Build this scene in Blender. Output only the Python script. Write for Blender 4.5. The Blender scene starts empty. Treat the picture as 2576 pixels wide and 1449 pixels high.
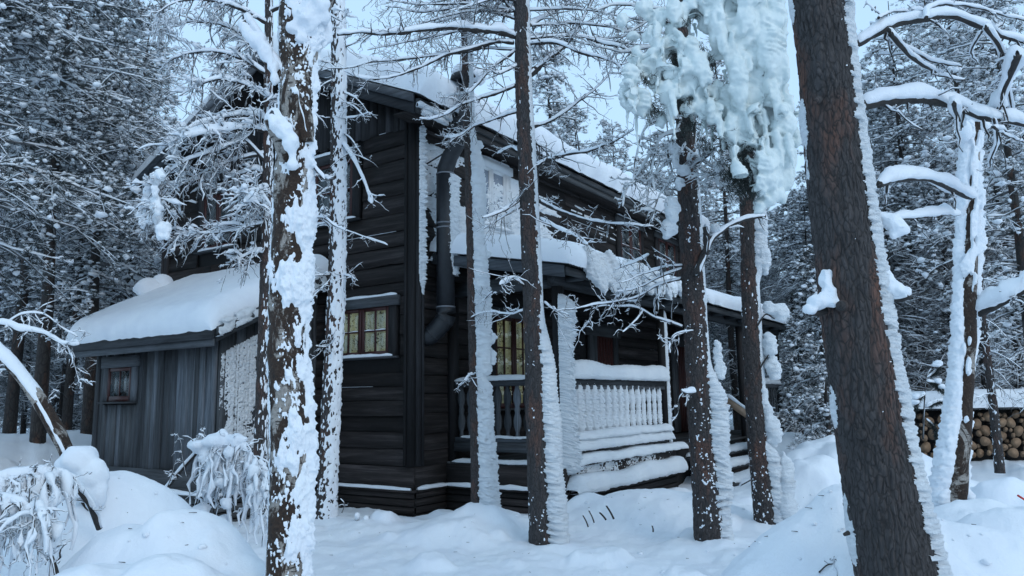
import bpy, math, random
import numpy as np
from mathutils import Matrix, Vector
SC = bpy.context.scene
# ------------------------------------------------------------------ camera
# world: house corner nearest the camera at the origin, long porch side along +X, gable end along +Y
RW = np.array([[0.55880061, 0.11204966, 0.82169748],
               [-0.82915462, 0.0941697, 0.55103056],
               [-0.01563622, -0.98923048, 0.14552858]])      # rows: world axes in (right, down, forward)
CAM = np.array([-8.34, -7.343, 1.65])
FD = 1903.8                                                    # focal length, in units of a 2576 px wide picture
cam = bpy.data.cameras.new('camera'); camo = bpy.data.objects.new('camera', cam)
SC.collection.objects.link(camo); SC.camera = camo
cam.sensor_width = 36.0; cam.lens = 36.0 * FD / 2576; cam.clip_start = 0.05; cam.clip_end = 900
M = Matrix.Identity(4)
for i in range(3):
    M[i][0] = RW[i, 0]; M[i][1] = -RW[i, 1]; M[i][2] = -RW[i, 2]; M[i][3] = CAM[i]
camo.matrix_world = M
# ------------------------------------------------------------------ sky, sun, exposure
SUN_EL, SUN_AZ = math.radians(32), math.radians(200)
w = bpy.data.worlds.new('World'); SC.world = w; w.use_nodes = True
nt = w.node_tree; nt.nodes.clear()
sky = nt.nodes.new('ShaderNodeTexSky'); sky.sky_type = 'NISHITA'; sky.sun_disc = False
sky.sun_elevation = SUN_EL; sky.sun_rotation = SUN_AZ
sky.altitude = 300; sky.air_density = 1.0; sky.dust_density = 2.0; sky.ozone_density = 2.0
cloud = nt.nodes.new('ShaderNodeMix'); cloud.data_type = 'RGBA'; cloud.inputs[0].default_value = 0.70
cloud.inputs[7].default_value = (5.5, 8.2, 10.9, 1)            # even thin overcast laid over the clear sky
bg = nt.nodes.new('ShaderNodeBackground'); bg.inputs[1].default_value = 0.14
wo = nt.nodes.new('ShaderNodeOutputWorld')
nt.links.new(sky.outputs[0], cloud.inputs[6]); nt.links.new(cloud.outputs[2], bg.inputs[0])
nt.links.new(bg.outputs[0], wo.inputs[0])
sun = bpy.data.lights.new('sun', 'SUN'); sun.energy = 0.5; sun.angle = math.radians(22); sun.color = (1, 0.97, 0.93)
suno = bpy.data.objects.new('sun', sun); SC.collection.objects.link(suno)
# Nishita: rotation measured from +Y clockwise
sd = Vector((math.sin(SUN_AZ) * math.cos(SUN_EL), math.cos(SUN_AZ) * math.cos(SUN_EL), math.sin(SUN_EL)))
suno.rotation_euler = sd.to_track_quat('Z', 'Y').to_euler()
SC.view_settings.view_transform = 'Standard'; SC.view_settings.look = 'None'
SC.view_settings.exposure = -0.12; SC.view_settings.gamma = 1.0; SC.view_settings.use_curve_mapping = False
SC.render.engine = 'CYCLES'; SC.cycles.use_denoising = True
SC.cycles.max_bounces = 6; SC.cycles.transparent_max_bounces = 8; SC.cycles.diffuse_bounces = 3
# ------------------------------------------------------------------ picture -> place helpers (2576 px wide units)
def at(x, y, d): return CAM + RW @ np.array([(x - 1288) / FD, (y - 724.5) / FD, 1.0]) * d
def _pl(x, y, ax, v):
    r = RW @ np.array([(x - 1288) / FD, (y - 724.5) / FD, 1.0]); return CAM + r * (v - CAM[ax]) / r[ax]
def aty(x, y, v): return _pl(x, y, 1, v)
def atx(x, y, v): return _pl(x, y, 0, v)
def atz(x, y, v): return _pl(x, y, 2, v)
RIGHT = np.array([RW[0, 0], RW[1, 0], 0]); RIGHT /= np.linalg.norm(RIGHT)
FWD = np.array([RW[0, 2], RW[1, 2], 0]); FWD /= np.linalg.norm(FWD)
ZU = np.array([0, 0, 1.0])
# ------------------------------------------------------------------ noise
def _h(ix, iy, iz, s=0):
    n = (ix.astype(np.int64) * 374761393 + iy.astype(np.int64) * 668265263 + iz.astype(np.int64) * 1274126177 + s * 974634777) & 0xffffffff
    n = ((n ^ (n >> 13)) * 1274126177) & 0xffffffff
    n = ((n ^ (n >> 16)) * 2246822519) & 0xffffffff
    return ((n ^ (n >> 15)) & 0xffffff) / float(0x1000000)
def vn(p, s=0):
    p = np.asarray(p, float); i = np.floor(p); f = p - i; i = i.astype(np.int64); u = f * f * (3 - 2 * f); r = 0
    for a in (0, 1):
        for b in (0, 1):
            for c in (0, 1):
                r = r + _h(i[..., 0] + a, i[..., 1] + b, i[..., 2] + c, s) * (u[..., 0] if a else 1 - u[..., 0]) * (u[..., 1] if b else 1 - u[..., 1]) * (u[..., 2] if c else 1 - u[..., 2])
    return r
def fbm(p, o=3, s=0):
    p = np.asarray(p, float); r = 0; a = 0.5; t = 0
    for k in range(o): r = r + a * vn(p * 2 ** k + 13.7 * k, s + k); t += a; a *= 0.5
    return r / t
def cell(p, s=0):
    p = np.asarray(p, float); i = np.floor(p).astype(np.int64); f1 = np.full(p.shape[:-1], 9.0); f2 = f1.copy()
    for a in (-1, 0, 1):
        for b in (-1, 0, 1):
            for c in (-1, 0, 1):
                q = i + np.array([a, b, c])
                d = np.sqrt(sum((q[..., k] + _h(q[..., 0], q[..., 1], q[..., 2], s + k + 1) - p[..., k]) ** 2 for k in range(3)))
                f2 = np.where(d < f1, f1, np.minimum(f2, d)); f1 = np.minimum(f1, d)
    return f1, f2
def P3(a, b, c=0.0): return np.stack(np.broadcast_arrays(np.asarray(a, float), np.asarray(b, float), np.asarray(c, float)), -1)
def sst(a, b, x): t = np.clip((x - a) / (b - a), 0, 1); return t * t * (3 - 2 * t)
# ------------------------------------------------------------------ mesh helpers
class Geo:
    def __init__(s): s.V = []; s.F = []; s.n = 0
    def add(s, V, *F):
        V = np.asarray(V, float).reshape(-1, 3)
        for f in F:
            f = np.asarray(f, np.int64)
            if len(f): s.F.append(f + s.n)
        s.V.append(V); s.n += len(V)
    def box(s, a, b):
        x0, y0, z0 = np.minimum(a, b); x1, y1, z1 = np.maximum(a, b)
        s.add([[x0, y0, z0], [x1, y0, z0], [x1, y1, z0], [x0, y1, z0], [x0, y0, z1], [x1, y0, z1], [x1, y1, z1], [x0, y1, z1]], BOXF)
    def tube(s, p, r, k=6, cap=True):
        V, F = tube(p, r, k); s.add(V, F)
        if cap:
            n = len(p); s.F.append(np.array([[s.n - k + j for j in range(k)]])); s.F.append(np.array([[s.n - n * k + j for j in range(k)][::-1]]))
    def mesh(s, name):
        me = bpy.data.meshes.new(name)
        V = np.concatenate(s.V) if s.V else np.zeros((0, 3))
        me.vertices.add(len(V)); me.vertices.foreach_set('co', V.astype(np.float32).ravel())
        if s.F:
            li = np.concatenate([f.ravel() for f in s.F]).astype(np.int32)
            tot = np.concatenate([np.full(len(f), f.shape[1]) for f in s.F]); st = np.concatenate([[0], np.cumsum(tot)[:-1]]).astype(np.int32)
            me.loops.add(len(li)); me.loops.foreach_set('vertex_index', li)
            me.polygons.add(len(tot)); me.polygons.foreach_set('loop_start', st)
        me.update(calc_edges=True); return me
    def obj(s, name, mat, parent=None, smooth=False): return link(name, s.mesh(name), mat, parent, smooth)
BOXF = [[0, 3, 2, 1], [4, 5, 6, 7], [0, 1, 5, 4], [1, 2, 6, 5], [2, 3, 7, 6], [3, 0, 4, 7]]
def link(name, me, mat, parent=None, smooth=False):
    if mat and not me.materials: me.materials.append(mat)
    if smooth and len(me.polygons): me.polygons.foreach_set('use_smooth', np.ones(len(me.polygons), bool))
    o = bpy.data.objects.new(name, me); SC.collection.objects.link(o)
    if parent: o.parent = parent
    return o
def tag(o, label=None, cat=None, group=None, kind=None):
    if label: o['label'] = label
    if cat: o['category'] = cat
    if group: o['group'] = group
    if kind: o['kind'] = kind
    return o
def empty(name, loc, label, cat, group=None):
    o = bpy.data.objects.new(name, None); SC.collection.objects.link(o); o.empty_display_size = 0.2
    o.location = [float(v) for v in loc]; tag(o, label, cat, group); EM[o.name] = np.array(loc, float); return o
EM = {}
def off(root): return EM.get(root.name, np.zeros(3)) if root is not None else np.zeros(3)
def put(g, name, mat, root, parent=None, smooth=True):
    """link geometry given in world coordinates under root (an Empty at its base)"""
    o = off(root); g.V = [v - o for v in g.V]
    return g.obj(name, mat, parent or root, smooth)
def gridF(a, b, wrap=False):
    i = np.arange(a - 1)[:, None]; j = np.arange(b if wrap else b - 1)[None, :]; j2 = (j + 1) % b
    return np.stack([i * b + j, i * b + j2, (i + 1) * b + j2, (i + 1) * b + j], -1).reshape(-1, 4)
def frames(p):
    p = np.asarray(p, float); t = np.gradient(p, axis=0); t /= np.linalg.norm(t, axis=1)[:, None] + 1e-9
    m = t.mean(0); ref = np.array([1., 0, 0]) if abs(m[2]) > 0.8 * np.linalg.norm(m) else ZU
    n1 = np.cross(t, ref); n1 /= np.linalg.norm(n1, axis=1)[:, None] + 1e-9; n2 = np.cross(n1, t); return t, n1, n2
def tube(p, r, k=6):
    p = np.asarray(p, float); t, n1, n2 = frames(p); a = np.arange(k) * 2 * np.pi / k; r = np.broadcast_to(np.asarray(r, float), (len(p),))
    V = p[:, None] + r[:, None, None] * (np.cos(a)[None, :, None] * n1[:, None] + np.sin(a)[None, :, None] * n2[:, None])
    return V.reshape(-1, 3), gridF(len(p), k, True)
def spline(pts, n):
    P = np.asarray(pts, float); P = np.vstack([2 * P[0] - P[1], P, 2 * P[-1] - P[-2]]); m = len(P) - 3
    t = np.linspace(0, m - 1e-6, n); i = t.astype(int); f = (t - i)[:, None]
    a, b, c, d = P[i], P[i + 1], P[i + 2], P[i + 3]
    return 0.5 * (2 * b + (c - a) * f + (2 * a - 5 * b + 4 * c - d) * f ** 2 + (3 * b - a - 3 * c + d) * f ** 3)
def ico(sub):
    import bmesh
    bm = bmesh.new(); bmesh.ops.create_icosphere(bm, subdivisions=sub, radius=1); bm.verts.ensure_lookup_table()
    V = np.array([v.co[:] for v in bm.verts]); F = np.array([[v.index for v in f.verts] for f in bm.faces]); bm.free(); return V, F
ICO = {s: ico(s) for s in (1, 2, 3)}
def blobs(g, pos, scl, sub=1, amp=0.25, seed=0, freq=1.3):
    """many lumpy rounded clods at once"""
    pos = np.asarray(pos, float).reshape(-1, 3); scl = np.broadcast_to(np.asarray(scl, float).reshape(len(pos) if np.ndim(scl) > 1 else -1, 3) if np.ndim(scl) > 1 else np.asarray(scl, float).reshape(-1, 1), (len(pos), 3))
    V, F = ICO[sub]; n = len(pos)
    if n == 0: return
    k = vn(V[None] * freq + np.arange(n)[:, None, None] * 7.31 + seed * 3.1, seed)
    W = V[None] * (1 + amp * 2 * (k[..., None] - 0.5)) * scl[:, None] + pos[:, None]
    g.add(W.reshape(-1, 3), (F[None] + (np.arange(n) * len(V))[:, None, None]).reshape(-1, 3))
def snow_tube(g, p, r, th, k=6, seed=0, gaps=0.25, freq=6.0, lump=0.8):
    """snow lying along the top of a branch"""
    p = np.asarray(p, float); t = np.gradient(p, axis=0); t /= np.linalg.norm(t, axis=1)[:, None] + 1e-9
    h = np.cross(t, ZU); ln = np.linalg.norm(h, axis=1)[:, None]; h = np.where(ln > 0.05, h / (ln + 1e-9), RIGHT[None])
    r = np.broadcast_to(np.asarray(r, float), (len(p),)); hor = np.clip(1 - t[:, 2] ** 2, 0.12, 1) ** 0.7
    nz = vn(p * freq + seed * 5.7, seed) if k > 5 else 0.5 + 0.5 * np.sin(p[:, 0] * freq * 3.1 + p[:, 1] * freq * 2.3 + p[:, 2] * freq * 2.7 + seed); nz = np.clip((nz - gaps) / (1 - gaps), 0, 1) * lump + (1 - lump)
    e = np.linspace(0, 1, len(p)); e = np.clip(np.minimum(e, 1 - e) * len(p) * 0.45, 0.02, 1) ** 0.5
    H = th * hor * nz * e; W = (r * 1.08 + H * 0.42) * np.minimum(1, e + 0.3)
    a = np.arange(k) * 2 * np.pi / k; ca, sa = np.cos(a), np.sin(a)
    up = np.where(sa[None] > 0, sa[None] * (H[:, None] + r[:, None]), sa[None] * r[:, None] * 0.45) + r[:, None] * 0.15
    V = p[:, None] + h[:, None] * (ca[None] * W[:, None])[..., None] + ZU * up[..., None]
    if k > 5: V = V + (vn(V * 22 + seed, seed + 5)[..., None] - 0.5) * 0.35 * H[:, None, None]
    else: V = V + 0.14 * H[:, None, None] * np.sin(V * 90 + seed)
    g.add(V.reshape(-1, 3), gridF(len(p), k, True))
def remesh(g, voxel, name='tmp', smooth=0):
    me = g.mesh(name); o = bpy.data.objects.new(name, me); SC.collection.objects.link(o)
    m = o.modifiers.new('r', 'REMESH'); m.mode = 'VOXEL'; m.voxel_size = voxel
    if smooth: q = o.modifiers.new('s', 'SMOOTH'); q.factor = 0.5; q.iterations = smooth
    dg = bpy.context.evaluated_depsgraph_get(); ev = o.evaluated_get(dg); mm = ev.to_mesh()
    V = np.zeros(len(mm.vertices) * 3, np.float32); mm.vertices.foreach_get('co', V)
    N = np.zeros(len(mm.vertices) * 3, np.float32); mm.vertices.foreach_get('normal', N)
    L = np.zeros(len(mm.loops), np.int32); mm.loops.foreach_get('vertex_index', L)
    T = np.zeros(len(mm.polygons), np.int32); mm.polygons.foreach_get('loop_total', T)
    V = V.reshape(-1, 3).astype(float); N = N.reshape(-1, 3).astype(float)
    st = np.concatenate([[0], np.cumsum(T)[:-1]]); F = [np.stack([L[st[T == k] + j] for j in range(k)], -1) for k in np.unique(T)]
    ev.to_mesh_clear(); bpy.data.objects.remove(o); bpy.data.meshes.remove(me); return V, N, F
# ------------------------------------------------------------------ materials
def newmat(name, rough=0.8, col=(0.5, 0.5, 0.5), **kw):
    m = bpy.data.materials.new(name); m.use_nodes = True; nt = m.node_tree; b = nt.nodes['Principled BSDF']
    b.inputs['Base Color'].default_value = (*col, 1); b.inputs['Roughness'].default_value = rough
    for k, v in kw.items(): b.inputs[k.replace('_', ' ')].default_value = v
    return m, nt, b
def nd(nt, typ, **kw):
    n = nt.nodes.new(typ)
    for k, v in kw.items():
        if k.startswith('i_'):
            key = k[2:]; key = int(key) if key.isdigit() else key.replace('_', ' ')
            if hasattr(v, 'node'): nt.links.new(v, n.inputs[key])
            else: n.inputs[key].default_value = v
        else: setattr(n, k, v)
    return n
def ramp(nt, fac, stops):
    n = nt.nodes.new('ShaderNodeValToRGB'); e = n.color_ramp.elements
    while len(e) < len(stops): e.new(0.5)
    for el, (p, c) in zip(e, stops): el.position = p; el.color = (*c, 1) if len(c) == 3 else c
    nt.links.new(fac, n.inputs[0]); return n.outputs[0]
def mixc(nt, fac, a, b, mode='MIX'):
    n = nt.nodes.new('ShaderNodeMix'); n.data_type = 'RGBA'; n.blend_type = mode
    for i, v in ((0, fac), (6, a), (7, b)):
        if hasattr(v, 'node'): nt.links.new(v, n.inputs[i])
        else: n.inputs[i].default_value = v if i == 0 else (*v, 1)
    return n.outputs[2]
def coords(nt, scale=(1, 1, 1), kind='Object', rnd=False):
    c = nt.nodes.new('ShaderNodeTexCoord'); mp = nt.nodes.new('ShaderNodeMapping'); mp.inputs['Scale'].default_value = scale
    nt.links.new(c.outputs[kind], mp.inputs[0])
    if rnd:
        oi = nt.nodes.new('ShaderNodeObjectInfo'); ml = nd(nt, 'ShaderNodeMath', operation='MULTIPLY', i_0=oi.outputs['Random'], i_1=37.0)
        nt.links.new(ml.outputs[0], mp.inputs['Location'])
    return mp.outputs[0]
def noise(nt, vec, scale, detail=4, rough=0.55, dist=0.0):
    n = nd(nt, 'ShaderNodeTexNoise', i_Scale=scale, i_Detail=detail, i_Roughness=rough, i_Distortion=dist); nt.links.new(vec, n.inputs['Vector']); return n.outputs['Fac']
def bump(nt, b, h, strength=0.4, dist=0.01):
    n = nd(nt, 'ShaderNodeBump', i_Strength=strength, i_Distance=dist); nt.links.new(h, n.inputs['Height']); nt.links.new(n.outputs[0], b.inputs['Normal'])
MT = {}
def m_snow(name, c1, c2, bs=0.45, scale=38, sss=0.0):
    m, nt, b = newmat(name, 0.75); v = coords(nt)
    n = noise(nt, v, 2.5, 3); nt.links.new(ramp(nt, n, [(0.3, c1), (0.7, c2)]), b.inputs['Base Color'])
    n2 = noise(nt, v, scale, 5, 0.75); bump(nt, b, n2, bs, 0.02); b.inputs['Specular IOR Level'].default_value = 0.25
    if sss: b.inputs['Subsurface Weight'].default_value = sss; b.inputs['Subsurface Radius'].default_value = (0.03, 0.045, 0.06); b.inputs['Subsurface Scale'].default_value = 1.0
    MT[name] = m
m_snow('snow', (0.76, 0.80, 0.86), (0.83, 0.87, 0.91))
m_snow('rime', (0.78, 0.83, 0.88), (0.88, 0.91, 0.94), 0.5, 90)
m_snow('ice', (0.60, 0.68, 0.68), (0.75, 0.82, 0.82), 0.3, 70)
MT['ice'].node_tree.nodes['Principled BSDF'].inputs['Roughness'].default_value = 0.45
def m_rime():
    m, nt, b = newmat('rime', 0.75); v = coords(nt); vs = coords(nt, (1, 1, 4.5)); n = noise(nt, v, 2.5, 3); nt.links.new(ramp(nt, n, [(0.3, (0.74, 0.79, 0.84)), (0.7, (0.84, 0.88, 0.91))]), b.inputs['Base Color'])
    h = mixc(nt, 0.35, noise(nt, vs, 11, 5, 0.7, 0.5), noise(nt, v, 70, 4, 0.7)); bump(nt, b, h, 0.9, 0.05); b.inputs['Specular IOR Level'].default_value = 0.25; MT['rime'] = m
m_rime()
def m_wood(name, c, axis, contrast=1.0, gs=14, rough=0.82, frost=0.0):
    m, nt, b = newmat(name, rough); sc = [1, 1, 1]; sc[axis] = 0.06; v = coords(nt, sc, rnd=True)
    g = noise(nt, v, gs, 6, 0.65, 0.6); g2 = noise(nt, v, gs * 4, 4, 0.6)
    sc2 = [1, 1, 1]; sc2[axis] = 0.3; blot = noise(nt, coords(nt, sc2, rnd=True), 1.6, 3)
    c = np.array(c)
    col = ramp(nt, g, [(0.25, tuple(c * 0.35)), (0.5, tuple(c)), (0.75, tuple(c * (1 + 0.9 * contrast)))])
    col = mixc(nt, 0.55, col, ramp(nt, g2, [(0.3, (0.25,) * 3), (0.7, (0.95,) * 3)]), 'MULTIPLY')
    col = mixc(nt, 0.75, col, ramp(nt, blot, [(0.3, (0.45, 0.42, 0.42)), (0.55, (1, 1, 1)), (0.75, (1.5, 1.5, 1.55))]), 'MULTIPLY')
    oi = nt.nodes.new('ShaderNodeObjectInfo')
    col = mixc(nt, 0.9, col, ramp(nt, oi.outputs['Random'], [(0.0, (0.5, 0.5, 0.52)), (0.5, (1, 0.97, 0.95)), (1.0, (1.7, 1.7, 1.75))]), 'MULTIPLY')
    nt.links.new(col, b.inputs['Base Color'])
    bump(nt, b, g, 0.7, 0.012); b.inputs['Specular IOR Level'].default_value = 0.3; MT[name] = m
m_wood('log_h_y', (0.024, 0.0205, 0.020), 1, 2.0); m_wood('log_h_x', (0.024, 0.0205, 0.020), 0, 2.0); m_wood('dark_v', (0.024, 0.024, 0.026), 2)
m_wood('grey_v', (0.085, 0.095, 0.105), 2, 0.8, 18); m_wood('grey_h_y', (0.075, 0.085, 0.095), 1, 0.7); m_wood('grey_h_x', (0.075, 0.082, 0.088), 0, 0.7)

def m_plain(name, c, rough, n=0.15, sc=20, **kw):
    m, nt, b = newmat(name, rough, **kw); v = coords(nt); f = noise(nt, v, sc, 4); c = np.array(c)
    nt.links.new(ramp(nt, f, [(0.3, tuple(c * (1 - n))), (0.7, tuple(c * (1 + n)))]), b.inputs['Base Color']); bump(nt, b, f, 0.15, 0.004); MT[name] = m
m_plain('red_paint', (0.04, 0.0085, 0.0075), 0.55, 0.4, 30); m_plain('door_red', (0.05, 0.011, 0.009), 0.6, 0.4, 18)
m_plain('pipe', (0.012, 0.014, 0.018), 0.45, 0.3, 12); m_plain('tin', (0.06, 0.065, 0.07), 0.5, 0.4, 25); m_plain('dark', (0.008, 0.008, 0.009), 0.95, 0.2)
m_plain('fresh_board', (0.60, 0.42, 0.30), 0.7, 0.15, 9); m_plain('band', (0.16, 0.17, 0.19), 0.4, 0.2); m_plain('twig', (0.03, 0.027, 0.026), 0.9, 0.4, 40); m_plain('needle', (0.018, 0.025, 0.023), 0.8, 0.5, 15)
m_plain('frost_twig', (0.115, 0.12, 0.125), 0.85, 0.8, 9); m_plain('red_stick', (0.5, 0.03, 0.02), 0.5)
m_plain('lichen', (0.05, 0.055, 0.045), 0.95, 0.5, 30); m_plain('frost_needle', (0.085, 0.10, 0.105), 0.85, 0.85, 7)
def m_bark(name, plate, warm, crack, sc=(1, 1, 0.4), vs=22, warmth=0.5, bs=0.8):
    m, nt, b = newmat(name, 0.9); v = coords(nt, sc)
    d = nd(nt, 'ShaderNodeVectorMath', operation='ADD'); nt.links.new(v, d.inputs[0]); nz = nd(nt, 'ShaderNodeTexNoise', i_Scale=9.0, i_Detail=3.0); nt.links.new(v, nz.inputs['Vector'])
    ms = nd(nt, 'ShaderNodeVectorMath', operation='SCALE', i_Scale=0.09); nt.links.new(nz.outputs['Color'], ms.inputs[0]); nt.links.new(ms.outputs[0], d.inputs[1])
    vo = nd(nt, 'ShaderNodeTexVoronoi', feature='DISTANCE_TO_EDGE', i_Scale=vs); nt.links.new(d.outputs[0], vo.inputs['Vector'])
    f = noise(nt, v, 30, 6, 0.7); wv = noise(nt, v, 4.5, 4, 0.6)
    col = ramp(nt, f, [(0.3, tuple(np.array(plate) * 0.5)), (0.6, plate), (0.8, tuple(np.array(plate) * 1.7))])
    col = mixc(nt, ramp(nt, wv, [(0.62 - 0.2 * warmth, (0, 0, 0)), (0.75 - 0.15 * warmth, (0.9, 0.9, 0.9))]), col, mixc(nt, f, tuple(np.array(warm) * 0.5), tuple(np.array(warm) * 1.5)))
    col = mixc(nt, ramp(nt, vo.outputs['Distance'], [(0.0, (1, 1, 1)), (0.12, (0, 0, 0))]), col, crack)
    nt.links.new(col, b.inputs['Base Color'])
    h = nd(nt, 'ShaderNodeMath', operation='MULTIPLY_ADD', i_0=vo.outputs['Distance'], i_1=1.6, i_2=f); bump(nt, b, h.outputs[0], bs, 0.02); MT[name] = m
m_bark('pine_bark', (0.060, 0.055, 0.056), (0.13, 0.060, 0.040), (0.02, 0.018, 0.018), sc=(1, 1, 0.3), vs=42, warmth=0.62)
m_bark('pine_bark_red', (0.058, 0.050, 0.049), (0.115, 0.052, 0.036), (0.02, 0.016, 0.015), vs=36, warmth=0.6)
m_bark('far_bark', (0.045, 0.04, 0.038), (0.09, 0.045, 0.03), (0.02, 0.017, 0.016), vs=12, warmth=0.6, bs=0.3)
def m_birch():
    m, nt, b = newmat('birch_bark', 0.85); v = coords(nt); vh = coords(nt, (1, 1, 5)); vv = coords(nt, (1, 1, 0.55))
    pat = noise(nt, vv, 5.0, 7, 0.7, 0.8); len_ = noise(nt, vh, 16, 3, 0.5); f = noise(nt, v, 45, 4, 0.7)
    pale = ramp(nt, f, [(0.3, (0.22, 0.2, 0.18)), (0.7, (0.40, 0.37, 0.34))])
    pale = mixc(nt, ramp(nt, len_, [(0.60, (0, 0, 0)), (0.66, (1, 1, 1))]), pale, (0.03, 0.026, 0.024))
    dk = ramp(nt, f, [(0.3, (0.010, 0.007, 0.006)), (0.55, (0.035, 0.018, 0.010)), (0.8, (0.07, 0.06, 0.05))])
    nt.links.new(mixc(nt, ramp(nt, pat, [(0.44, (0, 0, 0)), (0.49, (1, 1, 1))]), pale, dk), b.inputs['Base Color'])
    bump(nt, b, mixc(nt, 0.5, pat, f), 1.0, 0.03); MT['birch_bark'] = m
m_birch()
def m_logend():
    m, nt, b = newmat('log_end', 0.8); v = coords(nt); oi = nt.nodes.new('ShaderNodeObjectInfo')
    ln = nd(nt, 'ShaderNodeVectorMath', operation='MULTIPLY', i_1=(0, 1, 1)); nt.links.new(v, ln.inputs[0])
    le = nd(nt, 'ShaderNodeVectorMath', operation='LENGTH'); nt.links.new(ln.outputs[0], le.inputs[0]); nz = noise(nt, v, 25, 3)
    a = nd(nt, 'ShaderNodeMath', operation='MULTIPLY_ADD', i_0=le.outputs['Value'], i_1=330.0); mm = nd(nt, 'ShaderNodeMath', operation='MULTIPLY', i_0=nz, i_1=6.0); nt.links.new(mm.outputs[0], a.inputs[2])
    si = nd(nt, 'ShaderNodeMath', operation='SINE', i_0=a.outputs[0])
    col = ramp(nt, si.outputs[0], [(0.2, (0.30, 0.20, 0.13)), (0.9, (0.44, 0.32, 0.21))]); col = mixc(nt, 0.8, col, ramp(nt, nz, [(0.3, (0.55, 0.5, 0.48)), (0.7, (1.1, 1.1, 1.1))]), 'MULTIPLY')
    nt.links.new(mixc(nt, 0.9, col, ramp(nt, oi.outputs['Random'], [(0, (0.7, 0.66, 0.62)), (1, (1.15, 1.1, 1.05))]), 'MULTIPLY'), b.inputs['Base Color']); MT['log_end'] = m
m_logend()
def m_glass(name, frost, fc, thr=0.5, sc=26):
    """window pane: reflects, lets the room through, hoar frost in patches"""
    m = bpy.data.materials.new(name); m.use_nodes = True; nt = m.node_tree; nt.nodes.clear(); o = nt.nodes.new('ShaderNodeOutputMaterial')
    tr = nt.nodes.new('ShaderNodeBsdfTransparent'); tr.inputs[0].default_value = (0.85, 0.88, 0.88, 1); gl = nt.nodes.new('ShaderNodeBsdfGlossy'); gl.inputs['Roughness'].default_value = 0.04
    mx = nt.nodes.new('ShaderNodeMixShader'); mx.inputs[0].default_value = 0.13; nt.links.new(tr.outputs[0], mx.inputs[1]); nt.links.new(gl.outputs[0], mx.inputs[2])
    df = nt.nodes.new('ShaderNodeBsdfDiffuse'); df.inputs[0].default_value = (*fc, 1); v = coords(nt, rnd=True)
    n = noise(nt, v, sc, 5, 0.65, 0.4); big = noise(nt, v, 3.5, 2)
    ad = nd(nt, 'ShaderNodeMath', operation='MULTIPLY_ADD', i_0=big, i_1=0.6, i_2=n); fa = ramp(nt, ad.outputs[0], [(thr + 0.28, (0, 0, 0)), (thr + 0.36, (frost,) * 3)])
    m2 = nt.nodes.new('ShaderNodeMixShader'); nt.links.new(fa, m2.inputs[0]); nt.links.new(mx.outputs[0], m2.inputs[1]); nt.links.new(df.outputs[0], m2.inputs[2]); nt.links.new(m2.outputs[0], o.inputs[0]); MT[name] = m
m_glass('pane_lit', 0.8, (0.03, 0.035, 0.03), 0.62, 34); m_glass('pane_frost', 0.9, (0.28, 0.33, 0.40), 0.3, 14); m_glass('pane_dark', 0.75, (0.10, 0.12, 0.13), 0.5, 12)
def m_curtain():
    m, nt, b = newmat('lit_curtain', 0.9, (0.3, 0.3, 0.2)); v = coords(nt, (1, 1, 0.05)); n = noise(nt, v, 7, 2); n2 = noise(nt, coords(nt), 3.0, 2)
    c = mixc(nt, ramp(nt, n2, [(0.35, (0, 0, 0)), (0.65, (1, 1, 1))]), (0.32, 0.37, 0.30), (0.62, 0.60, 0.30))
    nt.links.new(mixc(nt, 0.85, c, ramp(nt, n, [(0.35, (0.25,) * 3), (0.65, (1, 1, 1))]), 'MULTIPLY'), b.inputs['Emission Color']); b.inputs['Emission Strength'].default_value = 0.42; MT['lit_curtain'] = m
m_curtain()
# ------------------------------------------------------------------ snow ground
TREES = []                                                      # (x, y, radius) of trunks: snow is humped round them
def atv(x, y, dh):
    r = RW @ np.array([(x - 1288) / FD, (y - 724.5) / FD, 1.0]); return CAM + r * dh / (r @ FWD)
# drifts: (picture x, y of the crest, distance, half-width across, half-width in depth)
HUMP = [(262, 1208, 5.9, .42, .7), (340, 1228, 6.0, .45, .6), (430, 1262, 6.1, .5, .6), (330, 1302, 4.9, .6, .5), (500, 1325, 5.1, .5, .5), (190, 1400, 4.2, .45, .5), (600, 1395, 4.9, .45, .5), (60, 1330, 5.6, .6, .7), (430, 1400, 4.3, .5, .45),
        (2105, 1254, 4.5, .42, .6), (1985, 1335, 4.5, .42, .5), (1900, 1420, 4.4, .4, .45), (2230, 1255, 4.7, .5, .6), (2400, 1318, 5.1, .5, .5), (2560, 1296, 5.2, .55, .55), (2480, 1352, 4.4, .6, .45), (2640, 1330, 4.6, .6, .6), (2330, 1390, 4.0, .5, .4), (2500, 1235, 7.2, 1.1, .8), (2660, 1250, 7.0, 1.0, 1.0),
        (2070, 1105, 13.2, .55, .6), (2110, 1120, 12.4, .45, .5), (2020, 1135, 12.8, .5, .5), (2060, 1150, 11.8, .5, .5), (2150, 1105, 14.5, .6, .6), (2250, 1120, 12.5, .8, .8), (1990, 1085, 15.5, .7, .7), (1640, 1236, 10.2, 1.0, .6), (1215, 1296, 9.5, .7, .4), (1130, 1318, 9.0, .5, .35), (960, 1320, 9.6, .4, .3)]
HUMP = [(*atv(a, b, c), d, e) for a, b, c, d, e in HUMP]
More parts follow.
